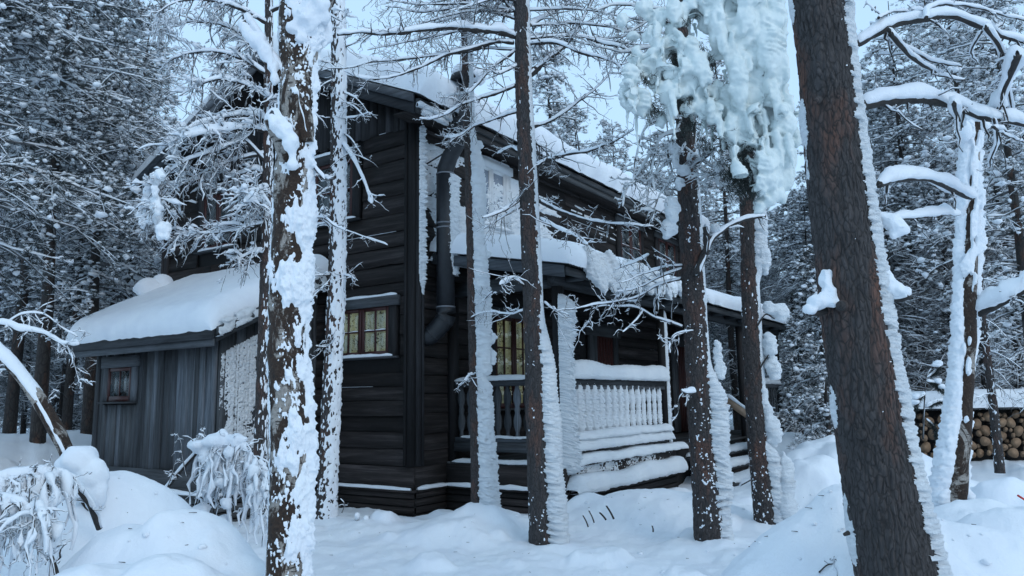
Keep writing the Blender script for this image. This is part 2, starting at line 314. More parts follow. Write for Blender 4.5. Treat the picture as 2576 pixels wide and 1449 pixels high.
def gz(x, y):
    x = np.asarray(x, float); y = np.asarray(y, float)
    z = 0.02 + 0.22 * (fbm(P3(x * 0.22, y * 0.22), 2, 3) - 0.5)
    z = z + 1.05 * sst(5.6, 8.6, y) * sst(6, -1, x) + 0.25 * sst(9, 16, x)
    acc = 0.0
    for hx, hy, hz, sa_, sb_ in HUMP:
        du = (x - hx) * RIGHT[0] + (y - hy) * RIGHT[1]; dv = (x - hx) * FWD[0] + (y - hy) * FWD[1]; acc = acc + (max(hz - 0.03, 0.05) * np.exp(-(du / sa_ / 1.25) ** 2 - (dv / sb_ / 1.25) ** 2)) ** 5
    z = z + acc ** 0.2
    d = np.hypot(x - CAM[0], y - CAM[1])
    for tx, ty, tr in TREES:
        q = np.hypot(x - tx, y - ty); z = z + 0.10 * np.exp(-(q / (tr + 0.28)) ** 2)
    lum = fbm(P3(x * 1.1, y * 1.1), 3, 9); z = z + 0.14 * (lum - 0.5) + 0.05 * (fbm(P3(x * 3.7 + 4, y * 3.7), 2, 17) - 0.5)
    hm = fbm(P3(x * 1.7 + 9, y * 1.7), 2, 31); z = z + 0.10 * sst(0.60, 0.8, hm)
    z = z + 0.035 * (fbm(P3(x * 7, y * 7), 2, 29) - 0.5) + 0.02 * (fbm(P3(x * 17, y * 17), 3, 23) - 0.5)
    ndr = np.exp(-(d / 2.2) ** 2); z = z * (1 - ndr) + 0.08 * ndr
    return z
def build_ground():
    r = np.concatenate([[0.0], np.geomspace(0.8, 3.0, 26), np.geomspace(3.05, 16, 380), np.geomspace(16.5, 400, 60)])
    az = math.atan2(FWD[1], FWD[0])
    th = np.concatenate([az + np.linspace(-0.70, 0.70, 620), az + 0.70 + np.linspace(0, 2 * np.pi - 1.40, 62)[1:-1]])
    Rr, T = np.meshgrid(r, th, indexing='ij'); x = CAM[0] + Rr * np.cos(T); y = CAM[1] + Rr * np.sin(T)
    g = Geo(); g.add(P3(x, y, gz(x, y)).reshape(-1, 3), gridF(len(r), len(th), True)[:, ::-1])
    tag(g.obj('snow_ground', MT['snow'], None, True), kind='structure')
# ------------------------------------------------------------------ cabin
class Face:
    """a wall: u runs along it, z up, d outwards"""
    def __init__(s, o, u, n): s.o = np.array(o, float); s.u = np.array(u, float); s.n = np.array(n, float); s.flip = np.cross(s.u, ZU) @ s.n < 0
    def p(s, u, z, d=0.0):
        u, z, d = np.broadcast_arrays(np.asarray(u, float), np.asarray(z, float), np.asarray(d, float))
        return s.o + u[..., None] * s.u + d[..., None] * s.n + z[..., None] * ZU
    def box(s, g, u0, u1, z0, z1, d0, d1): g.box(s.p(u0, z0, d0), s.p(u1, z1, d1))
GAB = Face((0, 0, 0), (0, 1, 0), (-1, 0, 0)); LONG = Face((0, 0, 0), (1, 0, 0), (0, -1, 0))
GW, EAVE, SLOPE, LEN = 6.36, 5.95, 0.45, 11.0
cabin = empty('timber_cabin', (0, 0, 0), 'dark weathered two-storey timber cabin with snow-covered gable roof', 'cabin')
RNG = np.random.default_rng(11)
def plank(face, u0, u1, z0, z1, mat, root, lap=0.016, seed=0, wav=0.012, base=0.02, name='plank'):
    n = max(3, min(8, int((u1 - u0) / 0.35) + 2)); u = np.linspace(u0, u1, n); s = seed * 9.1
    w0 = wav * (fbm(P3(u * 1.3 + s, s), 2, 5) - 0.5) * 2; w0 += np.where(vn(P3(u * 2.1 + s, 3.3), 8) > 0.86, 0.025, 0) * (wav > 0)
    dd = base + 0.012 * (vn(P3(u * 0.9 + s, 7.7), 6) - 0.5)
    sec = [face.p(u, z1 + 0.0, 0.0), face.p(u, z0 + w0, 0.0), face.p(u, z0 + w0, dd + lap), face.p(u, z1 - 0.002, dd)]
    V = np.stack(sec, 1); F = gridF(n, 4, True); g = Geo(); g.add(V.reshape(-1, 3), F if face.flip else F[:, ::-1], [[0, 1, 2, 3], [4 * n - 1, 4 * n - 2, 4 * n - 3, 4 * n - 4]])
    return put(g, name, MT[mat], root, smooth=False)
def clad(face, root, u0, u1, z0, z1, holes, mat, hs=(0.19, 0.31), seed=0, joint=3.2, zt=None, ledges=0.0):
    rg = np.random.default_rng(seed); z = z0; k = 0
    while z < z1 - 0.03:
        h = rg.uniform(*hs); zz = min(z + h, z1)
        if z1 - zz < 0.08: zz = z1
        cuts = [(u0, u1)]
        for (a, b, c, d) in holes:
            if zz > c + 0.02 and z < d - 0.02: cuts = [q for (p, r) in cuts for q in ((p, min(r, a)), (max(p, b), r)) if q[1] - q[0] > 0.04]
        for p, r in cuts:
            q = p
            while r - q > 0.02:
                e = min(r, q + joint * rg.uniform(0.5, 1.2))
                if r - e < 0.6: e = r
                pl = plank(face, q + 0.002, e - 0.002, z + 0.003, zz - 0.003, mat, root, seed=k + seed * 100, base=0.02 + rg.uniform(0, 0.014)); k += 1
                if rg.random() < ledges:
                    a = rg.uniform(q, q + (e - q) * 0.6); b = a + (e - a) * rg.uniform(0.3, 1); g = Geo()
                    if b - a > 0.2:
                        uu = np.linspace(a, b, 14); snow_tube(g, face.p(uu, zz + 0.0, 0.03), 0.005, 0.011, 5, k, 0.5, 11); put(g, 'ledge_snow', MT['snow'], root, pl)
                q = e
        z = zz
def core(name, pts, ext, mat, root):
    pts = np.array(pts, float); n = len(pts); g = Geo(); g.add(np.vstack([pts, pts + ext]), [list(range(n))[::-1]], [list(range(n, 2 * n))], [[i, (i + 1) % n, (i + 1) % n + n, i + n] for i in range(n)])
    return put(g, name, MT[mat], root, smooth=False)
RID = GW / 2; RZ = EAVE + 0.05 + SLOPE * RID
core('wall_core', [(0.02, 0.02, 0.0), (0.02, GW - 0.02, 0.0), (0.02, GW - 0.02, EAVE), (0.02, RID, RZ - 0.05), (0.02, 0.02, EAVE)], (LEN - 0.04, 0, 0), 'dark', cabin)
def window(face, root, u0, u1, z0, z1, sashes=2, cols=2, rows=2, lit=False, casing=0.15, cm='dark_v', hm='grey_h_y', head=0.15, name='window', snow=True, sm='red_paint', pm=None):
    """casing is the window; sash bars, panes, sill and head board hang on it"""
    g = Geo(); face.box(g, u0 - casing - 0.05, u1 + casing + 0.05, z1 + 0.002, z1 + head, 0.0, 0.095); wn = put(g, name, MT[hm], root, smooth=False)
    for a, b in ((u0 - casing, u0), (u1, u1 + casing)):
        g = Geo(); face.box(g, a, b, z0 - 0.05, z1, 0.0, 0.075); put(g, 'casing_board', MT[cm], root, wn, False)
    g = Geo(); face.box(g, u0 - casing - 0.02, u1 + casing + 0.02, z0 - 0.08, z0 - 0.052, 0.0, 0.13); put(g, 'sill', MT[hm], root, wn, False)
    sw = (u1 - u0) / sashes; f = 0.055
    for i in range(sashes):
        a, b = u0 + i * sw + 0.004, u0 + (i + 1) * sw - 0.004; g = Geo()
        face.box(g, a, a + f, z0 - 0.048, z1, 0.02, 0.07); face.box(g, b - f, b, z0 - 0.048, z1, 0.02, 0.07)
        face.box(g, a + f, b - f, z0 - 0.048, z0 + f - 0.02, 0.02, 0.068); face.box(g, a + f, b - f, z1 - f, z1, 0.02, 0.068)
        put(g, 'sash_frame', MT[sm], root, wn, False)
        ia, ib, iz0, iz1 = a + f, b - f, z0 + f - 0.02, z1 - f
        for c in range(1, cols):
            g = Geo(); x = ia + (ib - ia) * c / cols; face.box(g, x - 0.012, x + 0.012, iz0, iz1, 0.036, 0.062); put(g, 'glazing_bar', MT[sm], root, wn, False)
        for r in range(1, rows):
            g = Geo(); z = iz0 + (iz1 - iz0) * r / rows; face.box(g, ia, ib, z - 0.012, z + 0.012, 0.038, 0.060); put(g, 'glazing_bar', MT[sm], root, wn, False)
            if snow:
                g = Geo(); uu = np.linspace(ia, ib, 12); snow_tube(g, face.p(uu, z + 0.012, 0.055), 0.006, 0.012, 5, i + r, 0.35, 9); put(g, 'bar_snow', MT['snow'], root, wn)
        for c in range(cols):
            for r in range(rows):
                g = Geo(); pa, pb = ia + (ib - ia) * c / cols, ia + (ib - ia) * (c + 1) / cols; za, zb = iz0 + (iz1 - iz0) * r / rows, iz0 + (iz1 - iz0) * (r + 1) / rows
                face.box(g, pa, pb, za, zb, 0.046, 0.050); put(g, 'pane', MT[pm or ('pane_lit' if lit else 'pane_dark')], root, wn, False)
    g = Geo(); uu = np.linspace(u0 - 0.02, u1 + 0.02, 20)
    if lit:
        n = 60; uu2 = np.linspace(u0, u1, n); dd = 0.032 + 0.004 * np.sin(uu2 * 60); V = np.concatenate([face.p(uu2, z0 - 0.04, dd), face.p(uu2, z1, dd)])
        g.add(V, [[i, i + 1, n + i + 1, n + i] for i in range(n - 1)]); put(g, 'curtain', MT['lit_curtain'], root, wn)
    if snow:
        g = Geo(); uu = np.linspace(u0 - 0.1, u1 + 0.1, 26); snow_tube(g, face.p(uu, z0 - 0.052, 0.09), 0.02, 0.05, 7, 3, 0.2, 5); put(g, 'sill_snow', MT['snow'], root, wn)
        g = Geo(); uu = np.linspace(u0 - casing, u1 + casing, 26); snow_tube(g, face.p(uu, z1 + head, 0.055), 0.02, 0.05, 7, 8, 0.25, 4); put(g, 'head_snow', MT['snow'], root, wn)
    return wn
window(GAB, cabin, 0.42, 1.56, 2.36, 3.06, 2, 2, 2, True)
window(GAB, cabin, 1.22, 2.10, 4.55, 5.50, 2, 1, 2, False)
window(GAB, cabin, 4.26, 5.14, 4.50, 5.50, 2, 1, 2, False)
window(LONG, cabin, 1.50, 2.36, 4.62, 5.58, 2, 1, 2, False, hm='rime', cm='rime', sm='rime', pm='pane_frost')
window(LONG, cabin, 6.95, 8.05, 4.62, 5.58, 2, 1, 2, False, hm='grey_h_x')
window(LONG, cabin, 9.10, 10.2, 4.62, 5.58, 2, 1, 2, False, hm='grey_h_x')
window(LONG, cabin, 1.98, 3.14, 1.55, 3.04, 2, 2, 3, True, hm='grey_h_x', snow=False)
GH = [(0.22, 1.76, 2.28, 3.22), (1.02, 2.30, 4.47, 5.66), (4.06, 5.34, 4.42, 5.66), (2.05, 5.25, 0.3, 3.0)]
LH = [(1.30, 2.56, 4.54, 5.74), (6.75, 8.25, 4.54, 5.74), (8.9, 10.4, 4.54, 5.74), (1.78, 3.34, 1.45, 3.2), (4.95, 6.62, 0.75, 3.25), (9.7, 10.9, 0.75, 3.25)]
clad(GAB, cabin, 0.0, GW, 0.72, 5.86, GH, 'log_h_y', seed=1, ledges=0.22)
clad(LONG, cabin, 0.0, LEN, 0.72, 5.86, LH, 'log_h_x', seed=2, ledges=0.12)
# doors under the porch
def door(face, root, u0, u1, z1, name='door'):
    g = Geo(); face.box(g, u0, u1, 0.78, z1, 0.0, 0.05); d = put(g, name, MT['door_red'], root, smooth=False)
    for i in range(6):
        g = Geo(); a = u0 + (u1 - u0) * i / 6; face.box(g, a + 0.006, a + (u1 - u0) / 6 - 0.006, 0.8, z1 - 0.02, 0.05, 0.066); put(g, 'door_board', MT['door_red'], root, d, False)
    for a, b in ((u0 - 0.32, u0 - 0.003), (u1 + 0.003, u1 + 0.22)):
        g = Geo(); face.box(g, a, b, 0.78, z1, 0, 0.085); put(g, 'door_post', MT['grey_v'], root, d, False)
    g = Geo(); face.box(g, u0 - 0.5, u1 + 0.3, z1 + 0.003, z1 + 0.27, 0, 0.11); put(g, 'lintel', MT['grey_h_x'], root, d, False)
    g = Geo(); g.tube([face.p(u1 - 0.08, 1.75, 0.066), face.p(u1 - 0.08, 1.75, 0.11), face.p(u1 - 0.18, 1.75, 0.115)], [0.012, 0.012, 0.01], 6); put(g, 'door_handle', MT['band'], root, d)
door(LONG, cabin, 5.62, 6.38, 2.92); door(LONG, cabin, 9.98, 10.7, 2.92)
# gable triangle: upright boards
u = 0.0; k = 0
while u < GW - 0.02:
    wdt = RNG.uniform(0.12, 0.19); b = min(GW, u + wdt); zt = lambda q: EAVE + 0.02 + SLOPE * (RID - abs(q - RID)); g = Geo(); dd = 0.045 + RNG.uniform(0, 0.012)
    zb = 5.80 - RNG.uniform(0, 0.05); P = [GAB.p(u + 0.003, zb, dd), GAB.p(b - 0.003, zb, dd), GAB.p(b - 0.003, max(zt(b), zb + 0.02), dd), GAB.p(u + 0.003, max(zt(u), zb + 0.02), dd)]
    Q = [p + np.array([0.04, 0, 0]) for p in P]; g.add(P + Q, BOXF); put(g, 'gable_board', MT['dark_v'], cabin, smooth=False); u = b
# corner boards
for nm, f, a, b, d in (('corner_board', GAB, -0.055, 0.085, 0.085), ('corner_board', LONG, 0.0, 0.14, 0.075), ('corner_board', GAB, GW - 0.12, GW + 0.03, 0.08)):
    g = Geo(); f.box(g, a, b, 0.73, EAVE + 0.0, 0.0, d); f.box(g, (a + b) / 2 + 0.03, b + 0.004 if f is GAB else b, 0.735, EAVE - 0.01, d, d + 0.022); put(g, nm, MT['dark_v'], cabin, smooth=False)
# skirting: sloped ledge and narrow boards
def skirt(face, root, u0, u1, zt=0.40, dz=0.105, n=6, d=0.05, mat='log_h_y', under='dark', snowth=0.03):
    g = Geo(); face.box(g, u0 - (0.055 if u0 < 0 or face.n[0] < -0.5 else 0), u1, zt - 0.03, zt, 0.0, d + 0.055); lg = put(g, 'skirting_ledge', MT[mat], root, smooth=False)
    g = Geo(); uu = np.linspace(u0 + 0.02, u1 - 0.02, max(8, int((u1 - u0) * 10))); snow_tube(g, face.p(uu, zt, d + 0.02), 0.028, snowth, 7, int(u0 * 7 + 3), 0.15, 5); put(g, 'ledge_snow', MT['snow'], root, lg)
    g = Geo(); face.box(g, u0, u1, zt + 0.003, 0.716, 0.0, 0.045); put(g, 'sill_beam', MT[mat], root, smooth=False)
    for i in range(n):
        z1 = zt - 0.032 - i * dz; g = Geo(); face.box(g, u0, u1 + 0.0, z1 - dz + 0.022, z1, 0.0, d + 0.003 * (i % 2)); put(g, 'skirting_board', MT[mat], root, smooth=False)
    g = Geo(); face.box(g, u0, u1, zt - 0.03 - n * dz, zt - 0.033, -0.02, 0.012); put(g, 'skirting_back', MT[under], root, smooth=False)
skirt(GAB, cabin, -0.05, 2.2); skirt(LONG, cabin, 0.001, 0.72, mat='log_h_x', snowth=0.035)
# roof
def roof_panel(root, x0, x1, y0, z0, y1, z1, th, name, mat):
    g = Geo(); g.add([(x0, y0, z0), (x1, y0, z0), (x1, y1, z1), (x0, y1, z1), (x0, y0, z0 + th), (x1, y0, z0 + th), (x1, y1, z1 + th), (x0, y1, z1 + th)], BOXF); return put(g, name, MT[mat], root, smooth=False)
EY, EZ = -0.42, 5.80; XO = -0.45
rz = EZ + SLOPE * (RID - EY)
rf = roof_panel(cabin, XO, LEN + 0.4, EY, EZ + 0.10, RID, rz + 0.10, 0.06, 'roof', 'dark'); roof_panel(cabin, XO, LEN + 0.4, GW - EY, EZ + 0.10, RID, rz + 0.10, 0.058, 'roof', 'dark')
for y0, s in ((EY, 1), (GW - EY, -1)):                          # bargeboards on the gable
    for o, t, dx in ((0.0, 0.17, 0.0), (0.165, 0.13, -0.03)):
        g = Geo(); g.add([(XO - 0.035 + dx, y0, EZ - 0.06 + o), (XO - 0.003, y0, EZ - 0.06 + o), (XO - 0.003, RID, rz - 0.06 + o), (XO - 0.035 + dx, RID, rz - 0.06 + o),
                          (XO - 0.035 + dx, y0, EZ - 0.06 + o + t), (XO - 0.003, y0, EZ - 0.06 + o + t), (XO - 0.003, RID, rz - 0.06 + o + t), (XO - 0.035 + dx, RID, rz - 0.06 + o + t)], BOXF); put(g, 'bargeboard', MT['grey_h_y'], cabin, smooth=False)
for o, t, dy, m in ((-0.04, 0.11, 0.0, 'grey_h_x'), (0.072, 0.09, -0.04, 'grey_h_x')):
    g = Geo(); g.box((XO - 0.002, EY - 0.035 + dy, EZ + o), (LEN + 0.4, EY - 0.002, EZ + o + t)); put(g, 'fascia_board', MT[m], cabin, smooth=False)
g = Geo(); g.box((XO, EY + 0.0, EZ - 0.0), (LEN + 0.4, 0.0, EZ + 0.03)); put(g, 'soffit', MT['log_h_x'], cabin, smooth=False)
def corrugated(root, x0, x1, y0, z0, y1, z1, name='roof_sheet', pitch=0.076):
    n = int((x1 - x0) / pitch * 6); x = np.linspace(x0, x1, n); zz = 0.012 * np.sin((x - x0) / pitch * 2 * np.pi)
    g = Geo(); V = np.concatenate([P3(x, y0, z0 + zz), P3(x, y1, z1 + zz), P3(x, y0, z0 + zz - 0.006)]); i = np.arange(n - 1)
    g.add(V, np.stack([i, i + 1, n + i + 1, n + i], -1), np.stack([2 * n + i, 2 * n + i + 1, i + 1, i], -1)); return put(g, name, MT['tin'], root, smooth=True)
corrugated(cabin, XO - 0.02, LEN + 0.42, EY - 0.10, EZ + 0.19, EY + 0.6, EZ + 0.19 + 0.7 * SLOPE)
def slab(root, O, U, Wv, lu, lw, th, name='roof_snow', nu=160, nw=60, seed=0, edge=0.12, rag=0.03, amp=0.25, parent=None, front=0.05, mat='snow', back=True):
    """a bed of snow: U along, Wv up the slope (unit vectors), rounded rims and uneven depth"""
    O, U, Wv = (np.array(v, float) for v in (O, U, Wv)); N = np.cross(U, Wv); N = N if N[2] > 0 else -N
    a = np.linspace(0, 1, nu); b = np.linspace(0, 1, nw); a = 0.5 - 0.5 * np.cos(a * np.pi) * (0.35 + 0.65 * np.abs(np.cos(a * np.pi)) ** 0.2); a = (a - a[0]) / (a[-1] - a[0]); b = b ** 1.4
    A, B = np.meshgrid(a, b, indexing='ij'); u = A * lu; v = B * lw
    rnd = lambda t: np.sqrt(np.clip(1 - (1 - np.clip(t / edge, 0, 1)) ** 2.4, 0, 1))
    h = th * rnd(u) * rnd(lu - u) * rnd(v) * (rnd(lw - v) if back else 1)
    q = P3(u * 0.9, v * 0.9, seed); h = h * (1 + amp * 2 * (fbm(q * 1.2, 3, seed) - 0.5)) + 0.012 * (fbm(q * 14, 2, seed + 3) - 0.5) * (h > 0.02)
    fr = np.exp(-(v / 0.1) ** 2); jut = rag * 2 * (fbm(P3(u * 5, seed, 0), 3, seed + 7) - 0.35); sag = front * fr
    Vt = O + u[..., None] * U + (v - (jut * fr + sag * h / max(th, 1e-3)))[..., None] * Wv + h[..., None] * N + (np.maximum(0, jut) * fr * -0.7)[..., None] * ZU * (h < th * 0.6)[..., None]
    g = Geo(); g.add(Vt.reshape(-1, 3), gridF(nu, nw)); g.add((O + u[..., None] * U + v[..., None] * Wv)[::4, ::4].reshape(-1, 3), gridF(len(range(0, nu, 4)), len(range(0, nw, 4)))[:, ::-1])
    return put(g, name, MT[mat], root, parent, True)
sl = math.hypot(1, SLOPE); UPS = (0, 1 / sl, SLOPE / sl)
slab(cabin, (XO - 0.06, EY - 0.13, EZ + 0.20), (1, 0, 0), UPS, LEN + 0.9, (RID - EY + 0.16) * sl, 0.42, nu=460, nw=90, seed=3, edge=0.20, rag=0.05, parent=rf, back=False, front=0.07)
slab(cabin, (XO - 0.06, GW - EY + 0.13, EZ + 0.20), (1, 0, 0), (0, -1 / sl, SLOPE / sl), LEN + 0.9, (RID - EY + 0.16) * sl, 0.30, nu=160, nw=50, seed=5, edge=0.22, parent=rf, back=False)
# snow stuck to the end of the eaves box
g = Geo(); uu = np.linspace(XO - 0.02, XO + 0.75, 40); snow_tube(g, P3(uu, EY - 0.06, EZ + 0.04), 0.03, 0.13, 9, 2, 0.1, 6); snow_tube(g, P3(uu * 0.8, EY - 0.05, EZ - 0.04), 0.02, 0.09, 9, 5, 0.1, 6); put(g, 'eaves_snow', MT['rime'], cabin)
# stove pipe
PX, PYL, PYU = 0.385, -0.30, -0.74; PXU = 0.30; PR = 0.137
g = Geo(); sp = spline([(PX - 0.14, 0.05, 2.58), (PX - 0.09, -0.10, 2.62), (PX, PYL, 2.86), (PX, PYL, 3.02)], 16); g.tube(sp, np.full(16, PR * 1.03), 24); g.tube([(PX, PYL, 3.0), (PX, PYL, 5.06)], [PR, PR], 28)
pipe = put(g, 'stove_pipe', MT['pipe'], cabin)
for z in (3.02, 4.22, 4.29, 5.06):
    g = Geo(); g.tube([(PX, PYL, z - 0.012), (PX, PYL, z - 0.010), (PX, PYL, z + 0.010), (PX, PYL, z + 0.012)], [PR, PR + 0.007, PR + 0.007, PR], 28); put(g, 'pipe_band', MT['band'], cabin, pipe)
for t in (5, 9):
    g = Geo(); q = sp[t:t + 2]; g.tube([q[0], q[0] * 0.9 + q[1] * 0.1, q[0] * 0.5 + q[1] * 0.5, q[0] * 0.4 + q[1] * 0.6], [PR * 1.02, PR * 1.07, PR * 1.07, PR * 1.02], 24); put(g, 'elbow_seam', MT['pipe'], cabin, pipe)
g = Geo(); g.tube([(PX, PYL, 5.0), (PX, PYL, 5.14), (PX - 0.03, PYL - 0.12, 5.32), (PXU + 0.02, PYU + 0.08, 5.52), (PXU, PYU, 5.66), (PXU, PYU, 6.24)], [PR * 0.93, PR * 0.95, 0.125, 0.10, 0.085, 0.082], 24); put(g, 'pipe_offset', MT['pipe'], cabin, pipe)
g = Geo(); g.tube([(PXU, PYU, 6.0), (PXU, PYU, 6.22)], [0.095, 0.095], 24); put(g, 'pipe_collar', MT['pipe'], cabin, pipe); g = Geo(); g.tube([(PXU, PYU, 6.22), (PXU, PYU, 6.45)], [0.07, 0.07], 20); put(g, 'pipe_top', MT['pipe'], cabin, pipe)
g = Geo(); zz = [6.43, 6.44, 6.49, 6.56, 6.60]; g.tube([(PXU, PYU, z) for z in zz], [0.19, 0.212, 0.20, 0.10, 0.01], 32); put(g, 'rain_cap', MT['pipe'], cabin, pipe)
for a in range(3):
    g = Geo(); c, s_ = math.cos(a * 2.1 + 0.4) * 0.11, math.sin(a * 2.1 + 0.4) * 0.11; g.tube([(PXU + c, PYU + s_, 6.2), (PXU + c, PYU + s_, 6.45)], [0.008, 0.008], 6); put(g, 'cap_stay', MT['band'], cabin, pipe)
g = Geo(); blobs(g, [(PXU + 0.01, PYU - 0.03, 6.55), (PXU + 0.08, PYU - 0.15, 6.52), (PXU + 0.14, PYU - 0.20, 6.47)], np.array([[0.20, 0.20, 0.12], [0.12, 0.13, 0.11], [0.08, 0.09, 0.12]]), 3, 0.2, 4); V, N, F = remesh(g, 0.018, smooth=3); V = V + N * ((fbm(V * 15, 2, 3) - 0.5) * 0.03)[:, None]; g = Geo(); g.add(V, *F); put(g, 'cap_snow', MT['snow'], cabin, pipe)
g = Geo(); g.tube([(0.16, -0.05, 5.18), (PX - 0.05, PYU + 0.2, 5.45)], [0.012, 0.012], 6); put(g, 'pipe_brace', MT['pipe'], cabin, pipe)
# ------------------------------------------------------------------ wind-blown rime crusts
def crust(face, root, u0, u1, z0, z1, fn, name='rime_crust', res=0.02, base=0.03, parent=None, mat='rime', seed=0, lean=0.6, fu=16, fz=55, bare=0.004):
    """height field of feathery rime standing off a wall; fn(u,z) -> thickness (negative: bare)"""
    u = np.arange(u0, u1, res); z = np.arange(z0, z1, res); U, Z = np.meshgrid(u, z, indexing='ij'); h = fn(U, Z)
    Uw, Zw = U * 0.83 + Z * 0.55 + 0.03 * fbm(P3(U * 9, Z * 9, 2), 2, 3), Z * 0.83 - U * 0.55 * fu / fz + 0.03 * fbm(P3(U * 9, Z * 9, 8), 2, 4); rot = lambda a, k: P3((U * math.cos(a) + Z * math.sin(a)) * fu * k, (Z * math.cos(a) - U * math.sin(a)) * fz * k, seed + a); ft = 0.36 * vn(rot(0.2, 0.7), seed) + 0.34 * vn(rot(0.5, 1.23), seed + 1) + 0.3 * vn(rot(-0.35, 2.3), seed + 2); ft = np.clip((ft - 0.5) * 2.6 + 0.5, 0, 1.2); h = h * (0.25 + 1.5 * ft) - bare
    V = face.p(U + lean * h * 0.3, Z - 0.35 * np.maximum(h, 0), base + np.maximum(h, -0.02)); keep = (h > 0).reshape(-1); F = gridF(len(u), len(z)); F = F[keep[F].any(1)]
    g = Geo(); us, inv = np.unique(F, return_inverse=True); g.add(V.reshape(-1, 3)[us], inv.reshape(-1, 4) if face is LONG or not face.flip else inv.reshape(-1, 4)[:, ::-1])
    o = put(g, name, MT[mat], root, parent, True); o['kind'] = 'stuff'; return o
def f_long(u, z):
    n = fbm(P3(u * 0.8, z * 2.2, 1), 4, 2); lines = np.abs(np.sin(z * 26 + 3 * n + u * 0.4)) * 0.02
    near = sst(3.6, 2.2, u); t = 0.030 * near + 0.035 * (1 - near) * sst(8, 4, u)
    m = n - 0.36 - 0.42 * sst(2.3, 5.5, u) * (1 - 0.9 * sst(5.0, 5.25, z)) - 0.3 * sst(7.5, 9.5, u) - 0.9 * sst(5.58, 5.70, z + 0.03 * n) - 0.35 * sst(0.6, 0.15, u) * sst(4.6, 4.2, z)
    return t * np.clip(m * 6, -0.4, 1) - (1 - near) * lines
crust(LONG, cabin, 0.16, 9.6, 3.75, 5.78, f_long, seed=3, res=0.0165, base=0.036, fu=20, fz=42, bare=0.005)
def f_post(u, z):
    e = np.clip((u - 0.01) / 0.03, 0, 1) * np.clip((0.155 - u) / 0.04, 0, 1); return (0.02 + 0.05 * sst(0.05, 0.14, u)) * e * sst(3.2, 3.7, z + 0.25 * fbm(P3(u * 9, z * 3), 2, 4)) * sst(5.86, 5.7, z) - 0.006
crust(LONG, cabin, 0.0, 0.21, 3.2, 5.9, f_post, seed=6, res=0.009, base=0.10, mat='rime')
def pipe_rime():
    z = np.arange(3.5, 5.05, 0.012); a = np.linspace(-2.5, 0.4, 74); A, Zz = np.meshgrid(a, z, indexing='ij'); n = vn(P3(A * 6, Zz * 40), 3) * 0.6 + vn(P3(A * 14, Zz * 70), 5) * 0.4
    h = (0.012 + 0.07 * np.exp(-((A + 0.95) / 0.5) ** 2)) * (0.4 + 1.1 * n) - 0.035 * sst(-1.35, -2.2, A + 0.5 * n) - 0.03 * sst(3.9, 3.5, Zz)
    r = PR + np.maximum(h, -0.01); V = P3(PX + r * np.cos(A), PYL + r * np.sin(A), Zz - 0.3 * np.maximum(h, 0)); k = (h > 0).reshape(-1); F = gridF(len(a), len(z)); F = F[k[F].any(1)]; us, inv = np.unique(F, return_inverse=True)
    g = Geo(); g.add(V.reshape(-1, 3)[us], inv.reshape(-1, 4)); put(g, 'pipe_rime', MT['rime'], cabin, pipe)
pipe_rime()
# ------------------------------------------------------------------ lean-to annex on the gable end
AX, AY0, AY1, AZ = -1.8, 2.03, 5.22, 2.62
annex = empty('lean_to_annex', (AX, (AY0 + AY1) / 2, 0), 'low grey board-clad lean-to annex with thick snow on its sloping roof', 'annex')
AF = Face((AX, 0, 0), (0, 1, 0), (-1, 0, 0)); AS = Face((0, AY0, 0), (1, 0, 0), (0, -1, 0)); AB = Face((0, AY1, 0), (1, 0, 0), (0, 1, 0))
RS = 0.50                                                       # roof rise per metre towards the house
core('wall_core', [(AX + 0.02, AY0 + 0.02, 0.1), (0.0, AY0 + 0.02, 0.1), (0.0, AY0 + 0.02, AZ - 0.06 - AX * RS), (AX + 0.02, AY0 + 0.02, AZ - 0.06)], (0, AY1 - AY0 - 0.04, 0), 'dark', annex)
def boards(face, root, u0, u1, z0, ztop, holes, mat, seed, ws=(0.10, 0.17), name='wall_board'):
    rg = np.random.default_rng(seed); u = u0
    while u < u1 - 0.02:
        b = min(u1, u + rg.uniform(*ws)); b = u1 if u1 - b < 0.05 else b; m = (u + b) / 2; segs = [(z0 - rg.uniform(0, 0.015), ztop(m))]
        for (a, c, d, e) in holes:
            if m > a and m < c: segs = [q for (p, r) in segs for q in ((p, min(r, d)), (max(p, e), r)) if q[1] - q[0] > 0.04]
        lapd = 0.02 if rg.random() < 0.5 else 0.034
        for p, r in segs:
            g = Geo(); P = [face.p(u + 0.003, p, lapd), face.p(b - 0.003, p, lapd), face.p(b - 0.003, min(r, ztop(b)) if r == ztop(m) else r, lapd), face.p(u + 0.003, min(r, ztop(u)) if r == ztop(m) else r, lapd)]
            Q = [q - face.n * (lapd + 0.001) for q in P]; g.add(P + Q, BOXF); put(g, name, MT[mat], root, smooth=False)
        u = b
boards(AF, annex, AY0, AY1, 0.66, lambda m: AZ, [(3.94, 4.94, 1.66, 2.43)], 'grey_v', 3)
boards(AS, annex, AX, 0.0, 0.66, lambda m: AZ + (m - AX) * RS - 0.02, [(-1.15, -0.35, 1.30, 2.5)], 'grey_v', 4)
window(AF, annex, 4.10, 4.78, 1.76, 2.24, 1, 2, 1, False, 0.13, 'grey_v', 'grey_h_y', 0.18, snow=False)
window(AS, annex, -1.02, -0.52, 1.40, 2.12, 1, 1, 2, False, 0.13, 'grey_v', 'grey_h_x', 0.21, snow=True)
skirt(AF, annex, AY0 - 0.05, AY1, mat='grey_h_y', zt=0.40, snowth=0.04); skirt(AS, annex, AX + 0.001, -0.06, mat='grey_h_x', zt=0.40, snowth=0.05)
AXE, AZE = AX - 0.32, AZ - 0.16 + 0.12                          # eave edge of the annex roof
sa = math.hypot(1, RS)
